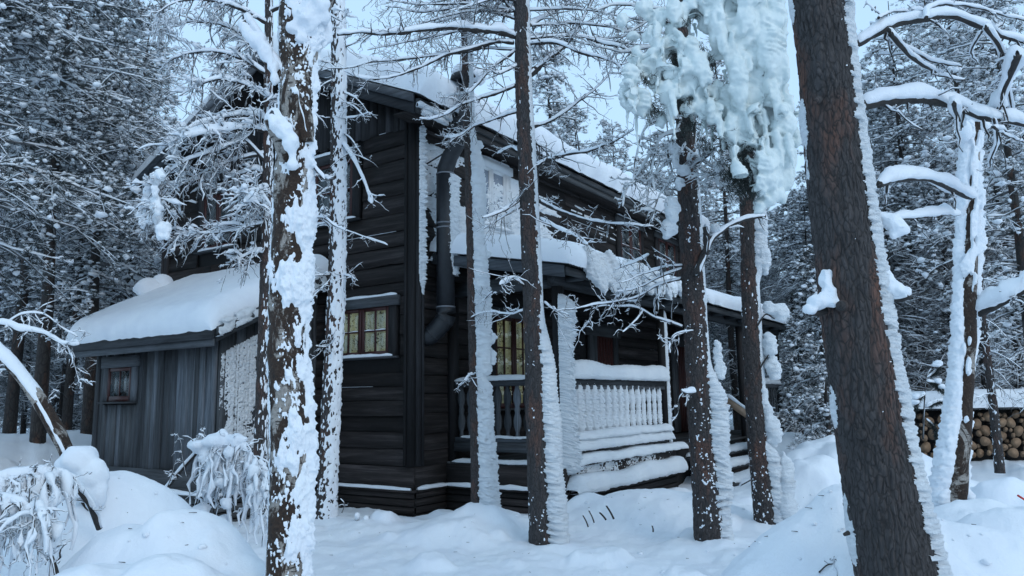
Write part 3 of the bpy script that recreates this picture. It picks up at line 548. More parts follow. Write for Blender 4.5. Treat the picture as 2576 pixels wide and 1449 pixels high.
g = Geo(); y0, y1 = AY0 - 0.38, AY1 + 0.30; P = [(AXE, y0, AZE), (AXE, y1, AZE), (0, y1, AZE - AXE * RS), (0, y0, AZE - AXE * RS)]; g.add(P + [(a, b, c + 0.06) for a, b, c in P], [[0, 1, 2, 3], [7, 6, 5, 4], [4, 5, 1, 0], [5, 6, 2, 1], [6, 7, 3, 2], [7, 4, 0, 3]])
arf = put(g, 'roof', MT['grey_h_y'], annex, smooth=False)
for o, t, dx in ((-0.16, 0.10, 0.0), (-0.06, 0.16, -0.03)):
    g = Geo(); g.box((AXE - 0.032 + dx, y0, AZE + o), (AXE - 0.002, y1, AZE + o + t)); put(g, 'fascia_board', MT['grey_h_y'], annex, smooth=False)
for o, t, dy in ((-0.10, 0.10, 0.0), (0.002, 0.10, -0.03)):
    g = Geo(); z0, z1 = AZE + o, AZE + o - AXE * RS; a, b = y0 - 0.03 + dy, y0 - 0.002
    g.add([(AXE, a, z0), (0, a, z1), (0, b, z1), (AXE, b, z0), (AXE, a, z0 + t), (0, a, z1 + t), (0, b, z1 + t), (AXE, b, z0 + t)], BOXF); put(g, 'bargeboard', MT['grey_h_x'], annex, smooth=False)
slab(annex, (AXE - 0.06, y1 + 0.05, AZE + 0.06), (0, -1, 0), (1 / sa, 0, RS / sa), y1 - y0 + 0.06, (-AXE + 0.04) * sa, 0.34, nu=130, nw=80, seed=12, edge=0.38, rag=0.02, amp=0.12, parent=arf, back=False)
g = Geo(); blobs(g, [(-0.9, 5.35, AZE + 0.55 + 0.55), (-0.7, 5.3, AZE + 1.22)], np.array([[0.28, 0.2, 0.18], [0.2, 0.16, 0.16]]), 3, 0.2, 3); put(g, 'roof_snow_lump', MT['snow'], annex, arf)
g = Geo(); g.box((-1.0, 5.2, AZE + 0.6), (-0.8, 5.4, AZE + 1.05)); put(g, 'roof_vent', MT['grey_v'], annex, smooth=False)
# rime plastered on the side wall that faces the wind
def f_as(u, z):
    n = fbm(P3(u * 2.5, z * 2.0, 5), 3, 6); lap = np.where(np.abs((u * 7.4 + 0.4 * np.sin(np.floor(u * 7.4) * 2)) % 1 - 0.5) > 0.44, -0.05, 0); top = AZ + (u - AX) * RS
    return 0.020 * np.clip((n - 0.30 + 0.0 * z) * 5, -0.5, 1) + lap - 0.1 * sst(top - 0.30, top - 0.18, z) - 0.05 * sst(-0.75, -0.3, u) - 0.06 * sst(1.0, 0.7, z + 0.2 * n) - 0.08 * ((u > -1.02) & (u < -0.52) & (z > 1.4) & (z < 2.12))
crust(AS, annex, AX + 0.02, 0.0, 0.7, 3.3, f_as, seed=9, res=0.009, base=0.034, fu=48, fz=58, bare=0.0085)
def f_barge(u, z):
    c = AZE + 0.06 - (AXE - u) * RS; return 0.05 * (vn(P3(u * 14, z * 14), 4) - 0.25) - 0.2 * (np.abs(z - c) > 0.09)
crust(Face((0, y0 - 0.06, 0), (1, 0, 0), (0, -1, 0)), annex, AXE, 0.0, 2.4, 3.7, f_barge, seed=10, res=0.016, base=0.0, name='bargeboard_rime')
# ------------------------------------------------------------------ porch
PX0, PX1, PY = 0.75, 12.1, -2.05
porch = empty('porch', (PX0, PY, 0), 'roofed timber porch with turned balusters along the cabin, crusted in rime', 'porch')
PL = Face((PX0, 0, 0), (0, 1, 0), (-1, 0, 0)); PF = Face((0, PY, 0), (1, 0, 0), (0, -1, 0))
g = Geo(); g.box((PX0 + 0.05, PY + 0.05, -0.2), (PX1 - 0.05, -0.001, 0.70)); put(g, 'porch_base', MT['dark'], porch, smooth=False)
for i in range(14):
    a = PY + 0.02 + i * 0.146; g = Geo(); g.box((PX0 - 0.03, a, 0.70), (PX1 + 0.03, a + 0.14, 0.745)); put(g, 'deck_board', MT['grey_h_x'], porch, smooth=False)
skirt(PL, porch, PY - 0.05, -0.002, mat='log_h_y', zt=0.40, snowth=0.05); skirt(PF, porch, PX0 + 0.001, 4.62, mat='log_h_x', zt=0.40, snowth=0.15, d=0.06); skirt(PF, porch, 8.7, PX1, mat='log_h_x', zt=0.40, snowth=0.06)
POSTS = [(PX0 + 0.07, PY + 0.07), (4.48, PY + 0.07), (9.02, PY + 0.07), (PX1 - 0.07, PY + 0.07), (PX0 + 0.07, -0.09), (PX1 - 0.07, -0.09)]
for x, y in POSTS:
    g = Geo(); g.box((x - 0.065, y - 0.065, 0.746), (x + 0.065, y + 0.065, 3.22)); put(g, 'post', MT['dark_v'], porch, smooth=False)
def lp(x): return 3.42 + 0.0 * x
PRS = 0.19; PEY = PY - 0.28; PEX0, PEX1 = 0.42, 12.36
g = Geo(); P = [(PEX0, PEY, 3.36), (PEX1, PEY, 3.36), (PEX1, 0.0, 3.36 - PEY * PRS), (PEX0, 0.0, 3.36 - PEY * PRS)]; g.add(P + [(a, b, c + 0.05) for a, b, c in P], BOXF); prf = put(g, 'porch_roof', MT['dark'], porch, smooth=False)
for a, b, c, d in ((PX0 - 0.1, PX1 + 0.1, PY + 0.0, PY + 0.14),):
    g = Geo(); g.box((a, c, 3.221), (b, d, 3.40)); put(g, 'beam', MT['grey_h_x'], porch, smooth=False)
g = Geo(); g.box((PX0, PY + 0.145, 3.221), (PX0 + 0.14, -0.001, 3.42)); put(g, 'beam', MT['grey_h_y'], porch, smooth=False)
g = Geo(); g.box((PEX0, PEY - 0.03, 3.30), (PEX1, PEY - 0.002, 3.41)); put(g, 'fascia_board', MT['grey_h_x'], porch, smooth=False)
g = Geo(); z = 3.27; s = -PEY * PRS; g.add([(PEX0 - 0.03, PEY, z), (PEX0 - 0.002, PEY, z), (PEX0 - 0.002, 0, z + s), (PEX0 - 0.03, 0, z + s), (PEX0 - 0.03, PEY, z + 0.16), (PEX0 - 0.002, PEY, z + 0.16), (PEX0 - 0.002, 0, z + s + 0.16), (PEX0 - 0.03, 0, z + s + 0.16)], BOXF); put(g, 'bargeboard', MT['grey_h_y'], porch, smooth=False)
for i in range(14):
    x = 0.95 + i * 0.86; g = Geo(); g.box((x - 0.035, PEY + 0.02, 3.29), (x + 0.035, PY - 0.01, 3.358)); put(g, 'rafter_end', MT['grey_h_y'], porch, smooth=False)
corrugated(porch, PEX0 - 0.02, PEX1, PEY - 0.07, 3.432, PEY + 0.5, 3.432 + 0.57 * PRS)
sp_ = math.hypot(1, PRS)
slab(porch, (PEX0 - 0.08, PEY - 0.10, 3.44), (1, 0, 0), (0, 1 / sp_, PRS / sp_), PEX1 - PEX0 + 0.1, (-PEY + 0.1) * sp_, 0.33, nu=460, nw=60, seed=21, edge=0.30, rag=0.035, amp=0.2, parent=prf, back=False, front=0.08)
# balusters: sawn fiddle-shaped boards
PROF = np.array([(0, .5), (.05, .5), (.09, .34), (.13, .5), (.2, .86), (.3, 1), (.38, .8), (.44, .5), (.5, .72), (.56, .5), (.62, .8), (.7, 1), (.8, .86), (.87, .5), (.91, .34), (.95, .5), (1, .5)])
def baluster_mesh(h, w, t, along):
    n = len(PROF); z = PROF[:, 0] * h; hw = PROF[:, 1] * w / 2; V = []
    for zz, q in zip(z, hw):
        for su, sv in ((-1, -1), (1, -1), (1, 1), (-1, 1)): V.append((su * q, sv * t / 2, zz) if along == 'x' else (sv * t / 2, su * q, zz))
    g = Geo(); g.add(V, gridF(n, 4, True), [[3, 2, 1, 0]], [[4 * n - 4, 4 * n - 3, 4 * n - 2, 4 * n - 1]]); return g.mesh('baluster')
BX, BY = baluster_mesh(0.80, 0.125, 0.03, 'x'), baluster_mesh(0.80, 0.125, 0.03, 'y')
for m in (BX, BY): m.materials.append(MT['grey_v'])
def rime_baluster(th, seed):
    z = np.arange(-0.02, 0.82, 0.011); v = np.linspace(-1, 1, 15); Z, Vv = np.meshgrid(z, v, indexing='ij'); hw = np.interp(Z / 0.8, PROF[:, 0], PROF[:, 1]) * 0.0625
    n = vn(P3(Z * 55 + Vv * 1.5, Vv * 3, seed), seed) * 0.7 + vn(P3(Z * 120, Vv * 6, seed), seed + 1) * 0.3; e = np.sqrt(np.clip(1 - Vv ** 2, 0, 1))
    d = th * e * (0.35 + 1.1 * n) * (0.35 + 0.65 * sst(0.8, 0.6, Z)); x = Vv * (hw + 0.006 + th * 0.16) + 0.22 * d + 0.014 * (n - 0.5)
    g = Geo(); g.add(P3(x, -0.017 - d + 0.02 * (1 - e), Z - 0.25 * d).reshape(-1, 3), gridF(len(z), len(v))[:, ::-1]); return g.mesh('baluster_rime')
RB = [rime_baluster(t, i + 40) for i, t in enumerate((0.075, 0.055, 0.038, 0.026))]
for m in RB: m.materials.append(MT['rime'])
def bal(me, x, y, z, rime=None):
    o = link('baluster', me, None, porch); o.location = np.array([x, y, z]) - off(porch)
    if rime: link('baluster_rime', rime, None, o, True)
    return o
NB = 15
for i in range(NB):
    x = 1.06 + i * 0.2225; bal(BX, x, PY + 0.05, 1.10, RB[min(3, int(i / NB * 4.2))])
for i in range(10): bal(BY, PX0 + 0.06, -0.26 - i * 0.168, 1.10)
for i in range(13): bal(BX, 9.30 + i * 0.2, PY + 0.05, 1.10)
for i in range(9): bal(BX, 1.2 + i * 0.0, 0, 0) if False else None
def rail(a, b, y0, y1, z0, z1, mat, name='rail'):
    g = Geo(); g.box((a, y0, z0), (b, y1, z1)); return put(g, name, MT[mat], porch, smooth=False)
def bed(x0, x1, y, z, wid, th, seed, parent=None, axis=0, slope=0.0, name='rail_snow'):
    n = int(abs(x1 - x0) / 0.035); u = np.linspace(x0, x1, n); g = Geo(); zz = z + slope * (u - x0); p = P3(u, y, zz) if axis == 0 else P3(y, u, zz)
    t = th * (0.75 + 0.5 * fbm(P3(u * 1.3, seed), 2, seed)); e = np.minimum(1, np.minimum(np.arange(n), np.arange(n)[::-1]) / 4 + 0.05) ** 0.5
    k = 15; a = np.arange(k) * 2 * np.pi / k; h = np.array([0, 1, 0]) if axis == 0 else np.array([1, 0, 0])
    ca, sa_ = np.cos(a), np.sin(a); sq = np.sign(ca) * np.abs(ca) ** 0.7
    V = p[:, None] + h * (sq[None] * (wid / 2 * (0.6 + 0.4 * e))[:, None])[..., None] + ZU * (np.where(sa_ > 0, np.abs(sa_) ** 0.8, 0)[None] * (t * e)[:, None] - np.where(sa_ < 0, 0.004, 0)[None])[..., None]
    V = V + (fbm(V * np.array([9, 9, 16]), 2, seed)[..., None] - 0.5) * np.array([0.0, 0.05, 0.02]) + (vn(V * 60, seed)[..., None] - 0.5) * 0.012
    g.add(V.reshape(-1, 3), gridF(n, k, True)); return put(g, name, MT['rime'], porch, parent)
r1 = rail(0.90, 4.40, PY + 0.005, PY + 0.115, 1.84, 1.93, 'grey_h_x'); bed(0.86, 4.42, PY + 0.03, 1.93, 0.30, 0.25, 3, r1)
rail(0.90, 4.40, PY + 0.02, PY + 0.09, 1.78, 1.838, 'grey_h_x'); rail(0.89, 4.40, PY + 0.012, PY + 0.09, 1.04, 1.10, 'grey_h_x')
r2 = rail(PX0 - 0.0, PX0 + 0.12, -1.9, -0.16, 1.84, 1.93, 'grey_h_y'); bed(-1.9, -0.17, PX0 + 0.06, 1.93, 0.16, 0.07, 5, r2, 1)
rail(PX0 + 0.02, PX0 + 0.10, -1.9, -0.16, 1.04, 1.10, 'grey_h_y'); r2b = rail(PX0 - 0.01, PX0 + 0.11, -1.9, -0.16, 0.90, 1.037, 'grey_h_y'); bed(-1.9, -0.3, PX0 + 0.03, 1.10, 0.1, 0.03, 6, r2b, 1)
r3 = rail(9.1, 12.0, PY + 0.005, PY + 0.115, 1.84, 1.93, 'grey_h_x'); bed(9.1, 12.0, PY + 0.05, 1.93, 0.2, 0.16, 7, r3); rail(9.1, 12.0, PY + 0.012, PY + 0.09, 1.04, 1.10, 'grey_h_x'); bed(9.1, 12.0, PY + 0.02, 1.10, 0.16, 0.12, 8, r3)
# wedges of blown snow on the front
bed(0.92, 4.40, PY - 0.02, 1.08, 0.26, 0.11, 11, r1); bed(0.90, 4.45, PY - 0.03, 0.93, 0.22, 0.16, 12, r1); bed(0.72, 4.95, PY - 0.05, 0.745, 0.26, 0.13, 13, r1, name='deck_snow'); bed(0.70, 4.62, PY - 0.13, 0.385, 0.34, 0.22, 14, r1, name='ledge_bed_snow')
bed(-2.0, -0.15, PX0 - 0.0, 0.745, 0.12, 0.05, 16, None, 1, name='deck_snow')
rail(0.89, 4.40, PY + 0.005, PY + 0.06, 0.76, 0.93, 'grey_h_x', 'toe_board')
def f_toe(u, z): return 0.03 * (0.5 * fbm(P3(u * 5, z * 9), 3, 3) + 0.5 * vn(P3(u * 40, z * 60), 5) - 0.44 - 0.12 * sst(2.0, 4, u)) * 3
crust(PF, porch, 0.78, 4.45, 0.44, 0.72, f_toe, seed=13, res=0.016, base=0.045)
# thick rime flag on the corner post
def flag(x, y, z0, z1, ang, th, wid, seed, name='post_rime', nz=420, prof=None, pw=0.5):
    z = np.linspace(z0, z1, nz); a = np.linspace(-1, 1, 41); Z, A = np.meshgrid(z, a, indexing='ij'); ed = np.clip(np.minimum(z - z0, z1 - z) / 0.12, 0, 1)[:, None] ** 0.6
    lay = vn(P3(Z * 26 + A * 1.4, A * 1.2, seed), seed); lay2 = vn(P3(Z * 75 + A * 3, A * 4, seed), seed + 2); big = fbm(P3(Z * 1.4, seed), 2, seed); t = th * (0.72 + 0.55 * big) * (1 if prof is None else prof(Z))
    sh = np.clip(1 - np.abs(A) ** 2.4, 0, 1) ** pw; d = t * sh * ed * (0.70 + 0.30 * lay + 0.34 * lay2); w_ = A * wid * (0.9 + 0.25 * lay2) * (0.4 + 0.6 * ed)
    c, s = math.cos(ang), math.sin(ang); V = P3(x + c * d - s * w_, y + s * d + c * w_, Z - 0.22 * d + 0.015 * (lay - 0.5)); g = Geo(); g.add(V.reshape(-1, 3), gridF(nz, 41)); return g
put(flag(PX0 + 0.05, PY + 0.03, 0.62, 3.12, math.radians(-80), 0.20, 0.095, 5), 'post_rime', MT['rime'], porch)
put(flag(4.50, PY + 0.02, 0.70, 3.20, math.radians(-70), 0.05, 0.05, 6), 'post_rime', MT['rime'], porch)
# rime plumes hanging over the porch eave
def plumes():
    rg = np.random.default_rng(5); g = Geo()
    for i in range(170):
        u = rg.random() ** 1.3; x = 0.85 + 5.2 * u; s = (1 - 0.6 * u) * rg.uniform(0.6, 1.2); t = np.linspace(0, 1, 5); L = 0.26 * s
        p = np.array([x, PEY - 0.05 - rg.uniform(0, 0.12) * s, 3.60 + rg.uniform(-0.16, 0.12) * (1 - 0.5 * u)]) + P3(t * L * 0.25, -t * L * 0.35, -t * L); w_ = (0.035 + 0.055 * np.sin(np.pi * (0.25 + 0.6 * t))) * s
        blobs(g, p, np.stack([w_ * 1.1, w_ * 0.7, w_ * 1.2], -1), 2, 0.25, i)
    V, N, F = remesh(g, 0.017, smooth=1); ft = vn(np.stack([V[:, 0] * 26 + V[:, 2] * 14, V[:, 1] * 26, V[:, 2] * 60], -1), 4); V = V + N * ((ft - 0.5) * 0.05)[:, None]; g = Geo(); g.add(V, *F)
    o = put(g, 'eave_rime_plumes', MT['rime'], porch, prf); o['kind'] = 'stuff'
plumes()
# steps and handrail
ST = [(0.56, -2.42), (0.36, -2.74), (0.16, -3.06)]
for z, y in ST:
    g = Geo(); g.box((4.9, y, z - 0.05), (8.6, y + 0.34, z)); st = put(g, 'step', MT['grey_h_x'], porch, smooth=False); bed(4.92, 8.58, y + 0.15, z, 0.34, 0.11, int(z * 50), st, name='step_snow')
    g = Geo(); g.box((4.95, y + 0.05, z - 0.19), (8.55, y + 0.09, z - 0.052)); put(g, 'riser', MT['log_h_x'], porch, smooth=False)
g = Geo(); A, B = np.array([7.5, -2.05, 1.60]), np.array([7.5, -3.42, 0.62]); dv = (B - A) / np.linalg.norm(B - A); nv = np.cross(dv, [1, 0, 0]); nv *= np.sign(nv[2])
P = [A + q * np.array([1, 0, 0]) * 0.025 + r * nv * 0.075 for q, r in ((-1, -1), (1, -1), (1, 1), (-1, 1))]; Q = [p + B - A for p in P]; g.add(P + Q, [[0, 1, 2, 3], [7, 6, 5, 4], [0, 4, 5, 1], [1, 5, 6, 2], [2, 6, 7, 3], [3, 7, 4, 0]]); hr = put(g, 'handrail', MT['fresh_board'], porch, smooth=False)
g = Geo(); snow_tube(g, np.linspace(A, B, 40) + nv * 0.075, 0.03, 0.09, 8, 3, 0.15, 5); put(g, 'handrail_snow', MT['snow'], porch, hr)
for t in (0.35, 0.9):
    p = A + (B - A) * t; g = Geo(); g.box(p + (-0.04, -0.04, -1.1), p + (0.04, 0.04, -0.04)); put(g, 'rail_post', MT['grey_v'], porch, smooth=False)
# ------------------------------------------------------------------ near trees
def pxm(px, dh): return px * dh / FD
TW = -FWD                                                       # towards the camera
def trunk_path(pts, dh, n):
    q = spline([(p[0], p[1], p[2]) for p in pts], n); P = np.array([atv(a, b, dh) for a, b, c in q]); return P, np.array([pxm(c, dh) for c in q[:, 2]])
def ring(P, r, A): return P[:, None] + r[..., None] * (np.cos(A)[..., None] * RIGHT + np.sin(A)[..., None] * TW)
def bark_trunk(root, P, r, mat, seed, na=72, plate=0.012, sc=(9, 9, 3.2), name='trunk', knob=0.0):
    a = np.linspace(0, 2 * np.pi, na, endpoint=False); A = np.broadcast_to(a, (len(P), na)); Rr = np.broadcast_to(r[:, None], A.shape); V = ring(P, Rr, A); Q = (V - P[0]) * np.array(sc) + seed
    if plate > 0.004:
        Q = Q + 1.1 * (np.stack([fbm(Q * 0.9 + k, 3, seed + k) for k in range(3)], -1) - 0.5); f1, f2 = cell(Q, seed); d = plate * (np.clip((f2 - f1) * 3.0, 0, 1) - 0.7 + 0.7 * (vn(Q * 0.9, seed + 4) - 0.5)) + plate * 0.5 * (fbm(Q * 4, 2, seed) - 0.5)
    else: d = plate * (fbm(Q * 2, 2, seed) - 0.5)
    d = d + r[:, None] * 0.10 * (fbm(P3(np.cos(A) * 0.8 + seed, np.sin(A) * 0.8, V[..., 2] * 0.8), 2, seed) - 0.5) + knob * (vn((V - P[0]) * 7, seed + 2) - 0.5)
    g = Geo(); g.add(ring(P, Rr + d, A).reshape(-1, 3), gridF(len(P), na, True), [list(range(na))[::-1]], [[(len(P) - 1) * na + j for j in range(na)]]); return put(g, name, MT[mat], root)
def shell(root, P, r, fn, seed, na=90, name='snow_crust', mat='rime', parent=None, droop=0.2, a0=-1.0, a1=None, stuff=False):
    """snow or rime clinging to a trunk; fn(angle, height along, noise) -> thickness, bare where negative; angle 0 = picture right, pi/2 = towards the camera"""
    full = a1 is None; a = np.linspace(a0, a0 + 2 * np.pi, na, endpoint=False) if full else np.linspace(a0, a1, na)
    A = np.broadcast_to(a, (len(P), na)); S = np.broadcast_to(P[:, 2][:, None], A.shape); Rr = np.broadcast_to(r[:, None], A.shape); d = fn(A, S)
    V = ring(P, Rr + np.maximum(d, -0.02), A) - ZU * (droop * np.maximum(d, 0))[..., None]; k = (d > 0).reshape(-1); F = gridF(len(P), na, full); F = F[k[F].sum(1) >= 2]
    us, inv = np.unique(F, return_inverse=True); g = Geo(); g.add(V.reshape(-1, 3)[us], inv.reshape(-1, 4)); o = put(g, name, MT[mat], root, parent)
    if stuff: o['kind'] = 'stuff'
    return o
def angd(A, c): return (A - c + np.pi) % (2 * np.pi) - np.pi
def rime_fn(th, c, half, seed, tf, edge=0.35, lay=17):
    def fn(A, S):
        ph = S * lay * 1.5 - np.abs(A) * 0.9 + 4.0 * fbm(P3(A * 0.9, S * 3.2, seed), 3, seed); saw = (ph % 1); l1 = vn(P3(np.floor(ph) * 1.7, A * 1.3, seed), seed); l2 = vn(P3(S * lay * 4, A * 6, seed), seed + 1)
        x = np.abs(angd(A, c)) / (half * (0.70 + 0.5 * l1 + 0.25 * l2)); big = 0.75 + 0.5 * fbm(P3(S * 2.1, seed), 2, seed + 4)
        return th * tf(S) * big * np.clip(1 - x ** 2.2, -0.3, 1) * (0.80 + 0.13 * l1 + 0.10 * saw ** 1.5 + 0.07 * l2) - 0.008
    return fn
def fleck_fn(seed, thr, amp, sc=14, grad=None):
    def fn(A, S):
        n = 0.55 * fbm(P3(np.cos(A) * 1.6 * sc / 14, np.sin(A) * 1.6 * sc / 14, S * sc * 0.55), 2, seed) + 0.45 * vn(P3(np.cos(A) * 4 * sc / 14, np.sin(A) * 4 * sc / 14, S * sc * 2.0), seed + 3)
        return amp * (n - thr - (0 if grad is None else grad(A, S))) * 5
    return fn
def twig_paths(P, r, n, rg, lmin, lmax, lo=0.1, droop=0.0, spread=1.0, toward=0.6):
    out = []; L = np.linspace(0, 1, len(P)); t = np.gradient(P, axis=0); t /= np.linalg.norm(t, axis=1)[:, None] + 1e-9
    for _ in range(n):
        u = rg.uniform(lo, 1); i = min(len(P) - 1, int(u * (len(P) - 1))); d = rg.normal(size=3); d -= d @ t[i] * t[i]; d = d - FWD * (d @ FWD) * (1 - toward); d /= np.linalg.norm(d) + 1e-9
        l = rg.uniform(lmin, lmax) * (1.1 - 0.5 * u); d = d * spread + t[i] * rg.uniform(0.2, 1.0); d /= np.linalg.norm(d); s = np.linspace(0, 1, 7)[:, None]; bend = rg.normal(size=3) * 0.35 + np.array([0, 0, rg.uniform(-0.5, 0.5) - droop])
        p = P[i] + d * l * s + bend * l * 0.5 * s ** 2 + rg.normal(size=(7, 3)) * 0.012 * s; out.append((p, np.linspace(min(r[i] * 0.6, 0.009), 0.0022, 7)))
    return out
def limb(root, pts, dh, r0, r1, th, seed, twigs=8, tl=(0.12, 0.4), sub=2, gaps=0.2, name='branch', mat='twig', rough=0.5, freq=5.0, tth=0.016, droop=0.0, n=None, toward=0.6, lo=0.1, smat='snow', k=7):
    rg = np.random.default_rng(seed); d0, d1 = dh if isinstance(dh, tuple) else (dh, dh); q = spline(pts, n or (len(pts) * 9)); dd = np.linspace(d0, d1, len(q)); P = np.array([atv(a, b, c) for (a, b), c in zip(q, dd)])
    P = P + (np.stack([fbm(P * 5 + j * 9, 2, seed + j) for j in range(3)], -1) - 0.5) * 0.05 * np.linspace(0, 1, len(P))[:, None]; r = np.linspace(r0, r1, len(P)); rr = r * (1 + rough * 1.6 * (fbm(P * 16, 2, seed + 4) - 0.5))
    g = Geo(); g.tube(P, rr, k); s = Geo()
    if th > 0: snow_tube(s, P, r, th, 9, seed, gaps, freq)
    lv = twig_paths(P, r, twigs, rg, *tl, droop=droop, toward=toward, lo=lo)
    for p, q_ in lv:
        g.tube(p, q_, 4, False); snow_tube(s, p, q_, tth * rg.uniform(0.6, 1.6), 5, seed, 0.2, 20)
        if sub:
            for p2, q2 in twig_paths(p, q_, sub, rg, tl[0] * 0.35, tl[1] * 0.4, droop=droop, toward=toward): g.tube(p2, q2, 3, False); snow_tube(s, p2, q2, tth * 0.6, 4, seed, 0.2, 25)
    b = put(g, name, MT[mat], root)
    if s.n: put(s, 'branch_snow', MT[smat], root, b)
    return P
def near_tree(name, pts, dh, label, cat='tree', n=260):
    P, r = trunk_path(pts, dh, n); o = np.argmin(P[:, 2]); TREES.append((P[o][0], P[o][1], r[o])); base = np.array([P[o][0], P[o][1], max(-0.2, P[o][2])]); return empty(name, base, label, cat), P, r
def lump(root, L, seed, voxel=0.014, amp=0.03, mat='snow', name='snow_lump', fz=14, smooth=3, sub=3):
    """snow piled on something: (x, y, distance, half-width, half-height) merged into one irregular mass"""
    g = Geo(); blobs(g, [atv(x, y, d) for x, y, d, a, b in L], np.array([[a, a * 0.85, b] for x, y, d, a, b in L]), sub, 0.3, seed, 1.9); V, N, F = remesh(g, voxel, smooth=smooth)
    V = V + N * ((fbm(V * np.array([14, 14, fz]), 3, seed) - 0.5) * amp * 2 + (vn(V * 60, seed) - 0.5) * 0.008)[:, None]; g = Geo(); g.add(V, *F); o = put(g, name, MT[mat], root); o['kind'] = 'stuff'; return o
# --- mossy birch in front
D_ = 4.6
birch, P, r = near_tree('birch_tree', [(720, 1640, 52), (722, 1449, 50), (725, 1300, 47), (732, 1100, 49), (722, 900, 46), (726, 700, 46), (736, 500, 47), (746, 300, 45), (750, 150, 48), (752, 60, 52), (735, -30, 34), (722, -120, 26)], D_, 'mossy birch with broken stubs and patchy snow, nearest trunk left of centre', n=640)
bark_trunk(birch, P, r, 'birch_bark', 4, 150, 0.0038, (7, 7, 5), knob=0.03)
BB = np.array([(-120, 2.0), (0, 2.2), (60, 2.6), (110, 1.15), (200, 0.85), (260, 1.0), (330, 1.2), (400, 1.0), (470, 1.1), (525, 1.2), (560, 2.6), (600, 1.7), (640, 1.4), (672, 3.0), (725, 3.1), (765, 2.1), (800, 1.2), (900, 0.95), (1000, 1.05), (1060, 1.4), (1110, 2.0), (1160, 2.2), (1210, 1.5), (1260, 1.25), (1350, 1.5), (1449, 1.2), (1640, 1.2)])
BZ = np.array([atv(735, y, 4.6)[2] for y in BB[:, 0]])
def f_birch(A, S):
    n = fbm(P3(A * 1.5, S * 6.0, 2), 4, 41) - 0.5; n2 = vn(P3(A * 5 + S * 3, S * 22, 1), 45) - 0.5; h = vn(P3(np.cos(A) * 7, np.sin(A) * 7, S * 34), 43) * 0.5 + vn(P3(np.cos(A) * 16, np.sin(A) * 16, S * 75), 44) * 0.5
    A_ = (A + 1.4) % (2 * np.pi) - 1.4; tb = np.interp(S, BZ[::-1], BB[::-1, 1]); m = (tb - 0.42 + 3.0 * n + 1.1 * n2 - np.abs(A_ - 0.0)) * 0.55; left = 0.12 - np.abs(angd(A, 3.05)) + 1.6 * n
    m = np.maximum(m, left * 0.5) + 0.35 * (h - 0.5)
    return 0.044 * np.clip(m * 1.1, -0.4, 1) * (0.5 + 0.9 * h)
shell(birch, P, r, f_birch, 5, 230, mat='snow', stuff=True)
shell(birch, P, r, fleck_fn(47, 0.64, 0.007, 46, lambda A, S: -0.05 * np.cos(angd(A, 0.6))), 15, 200, mat='snow', stuff=True, name='snow_flecks')
limb(birch, [(758, 110), (800, 30), (840, -60)], D_, 0.085, 0.06, 0.10, 3, 0, mat='birch_bark', k=20, rough=0.15)
limb(birch, [(728, 215), (690, 165), (650, 100), (612, 55)], (D_, D_ - 0.15), 0.055, 0.036, 0.10, 5, 0, mat='birch_bark', gaps=0.0, k=14, rough=0.2)
limb(birch, [(738, 440), (722, 390), (700, 335), (682, 300)], (D_ - 0.02, D_ - 0.2), 0.06, 0.045, 0.12, 7, 0, mat='birch_bark', gaps=0.0, k=16, rough=0.2)
limb(birch, [(770, 360), (745, 250), (728, 235)], (D_ - 0.05, D_ - 0.13), 0.05, 0.03, 0.02, 8, 0, mat='birch_bark', k=12, rough=0.3)
lump(birch, [(772, 45, D_ - 0.08, 0.11, 0.10), (795, 25, D_ - 0.1, 0.09, 0.10), (745, 75, D_ - 0.1, 0.06, 0.05), (815, 75, D_ + 0.02, 0.05, 0.13), (735, 20, D_ - 0.08, 0.05, 0.1), (760, 95, D_ - 0.11, 0.045, 0.04)], 9, name='crotch_snow')
lump(birch, [(613, 62, D_ - 0.16, 0.036, 0.035), (630, 84, D_ - 0.15, 0.045, 0.045), (650, 106, D_ - 0.13, 0.05, 0.055), (668, 133, D_ - 0.12, 0.05, 0.06), (686, 165, D_ - 0.11, 0.042, 0.065), (692, 195, D_ - 0.11, 0.03, 0.06)], 12, name='stub_snow')
lump(birch, [(686, 296, D_ - 0.22, 0.042, 0.035), (700, 308, D_ - 0.21, 0.055, 0.05), (718, 328, D_ - 0.19, 0.06, 0.06), (732, 358, D_ - 0.17, 0.05, 0.075), (738, 395, D_ - 0.16, 0.035, 0.08)], 13, name='stub_snow')
limb(birch, [(780, 400), (800, 430), (818, 455)], D_, 0.016, 0.006, 0.07, 9, 2, (0.05, 0.1)); limb(birch, [(785, 545), (815, 548), (840, 565), (870, 580)], D_, 0.009, 0.003, 0.03, 10, 4, (0.05, 0.14)); limb(birch, [(780, 760), (800, 735), (830, 700)], D_, 0.008, 0.003, 0.02, 12, 3, (0.04, 0.1))
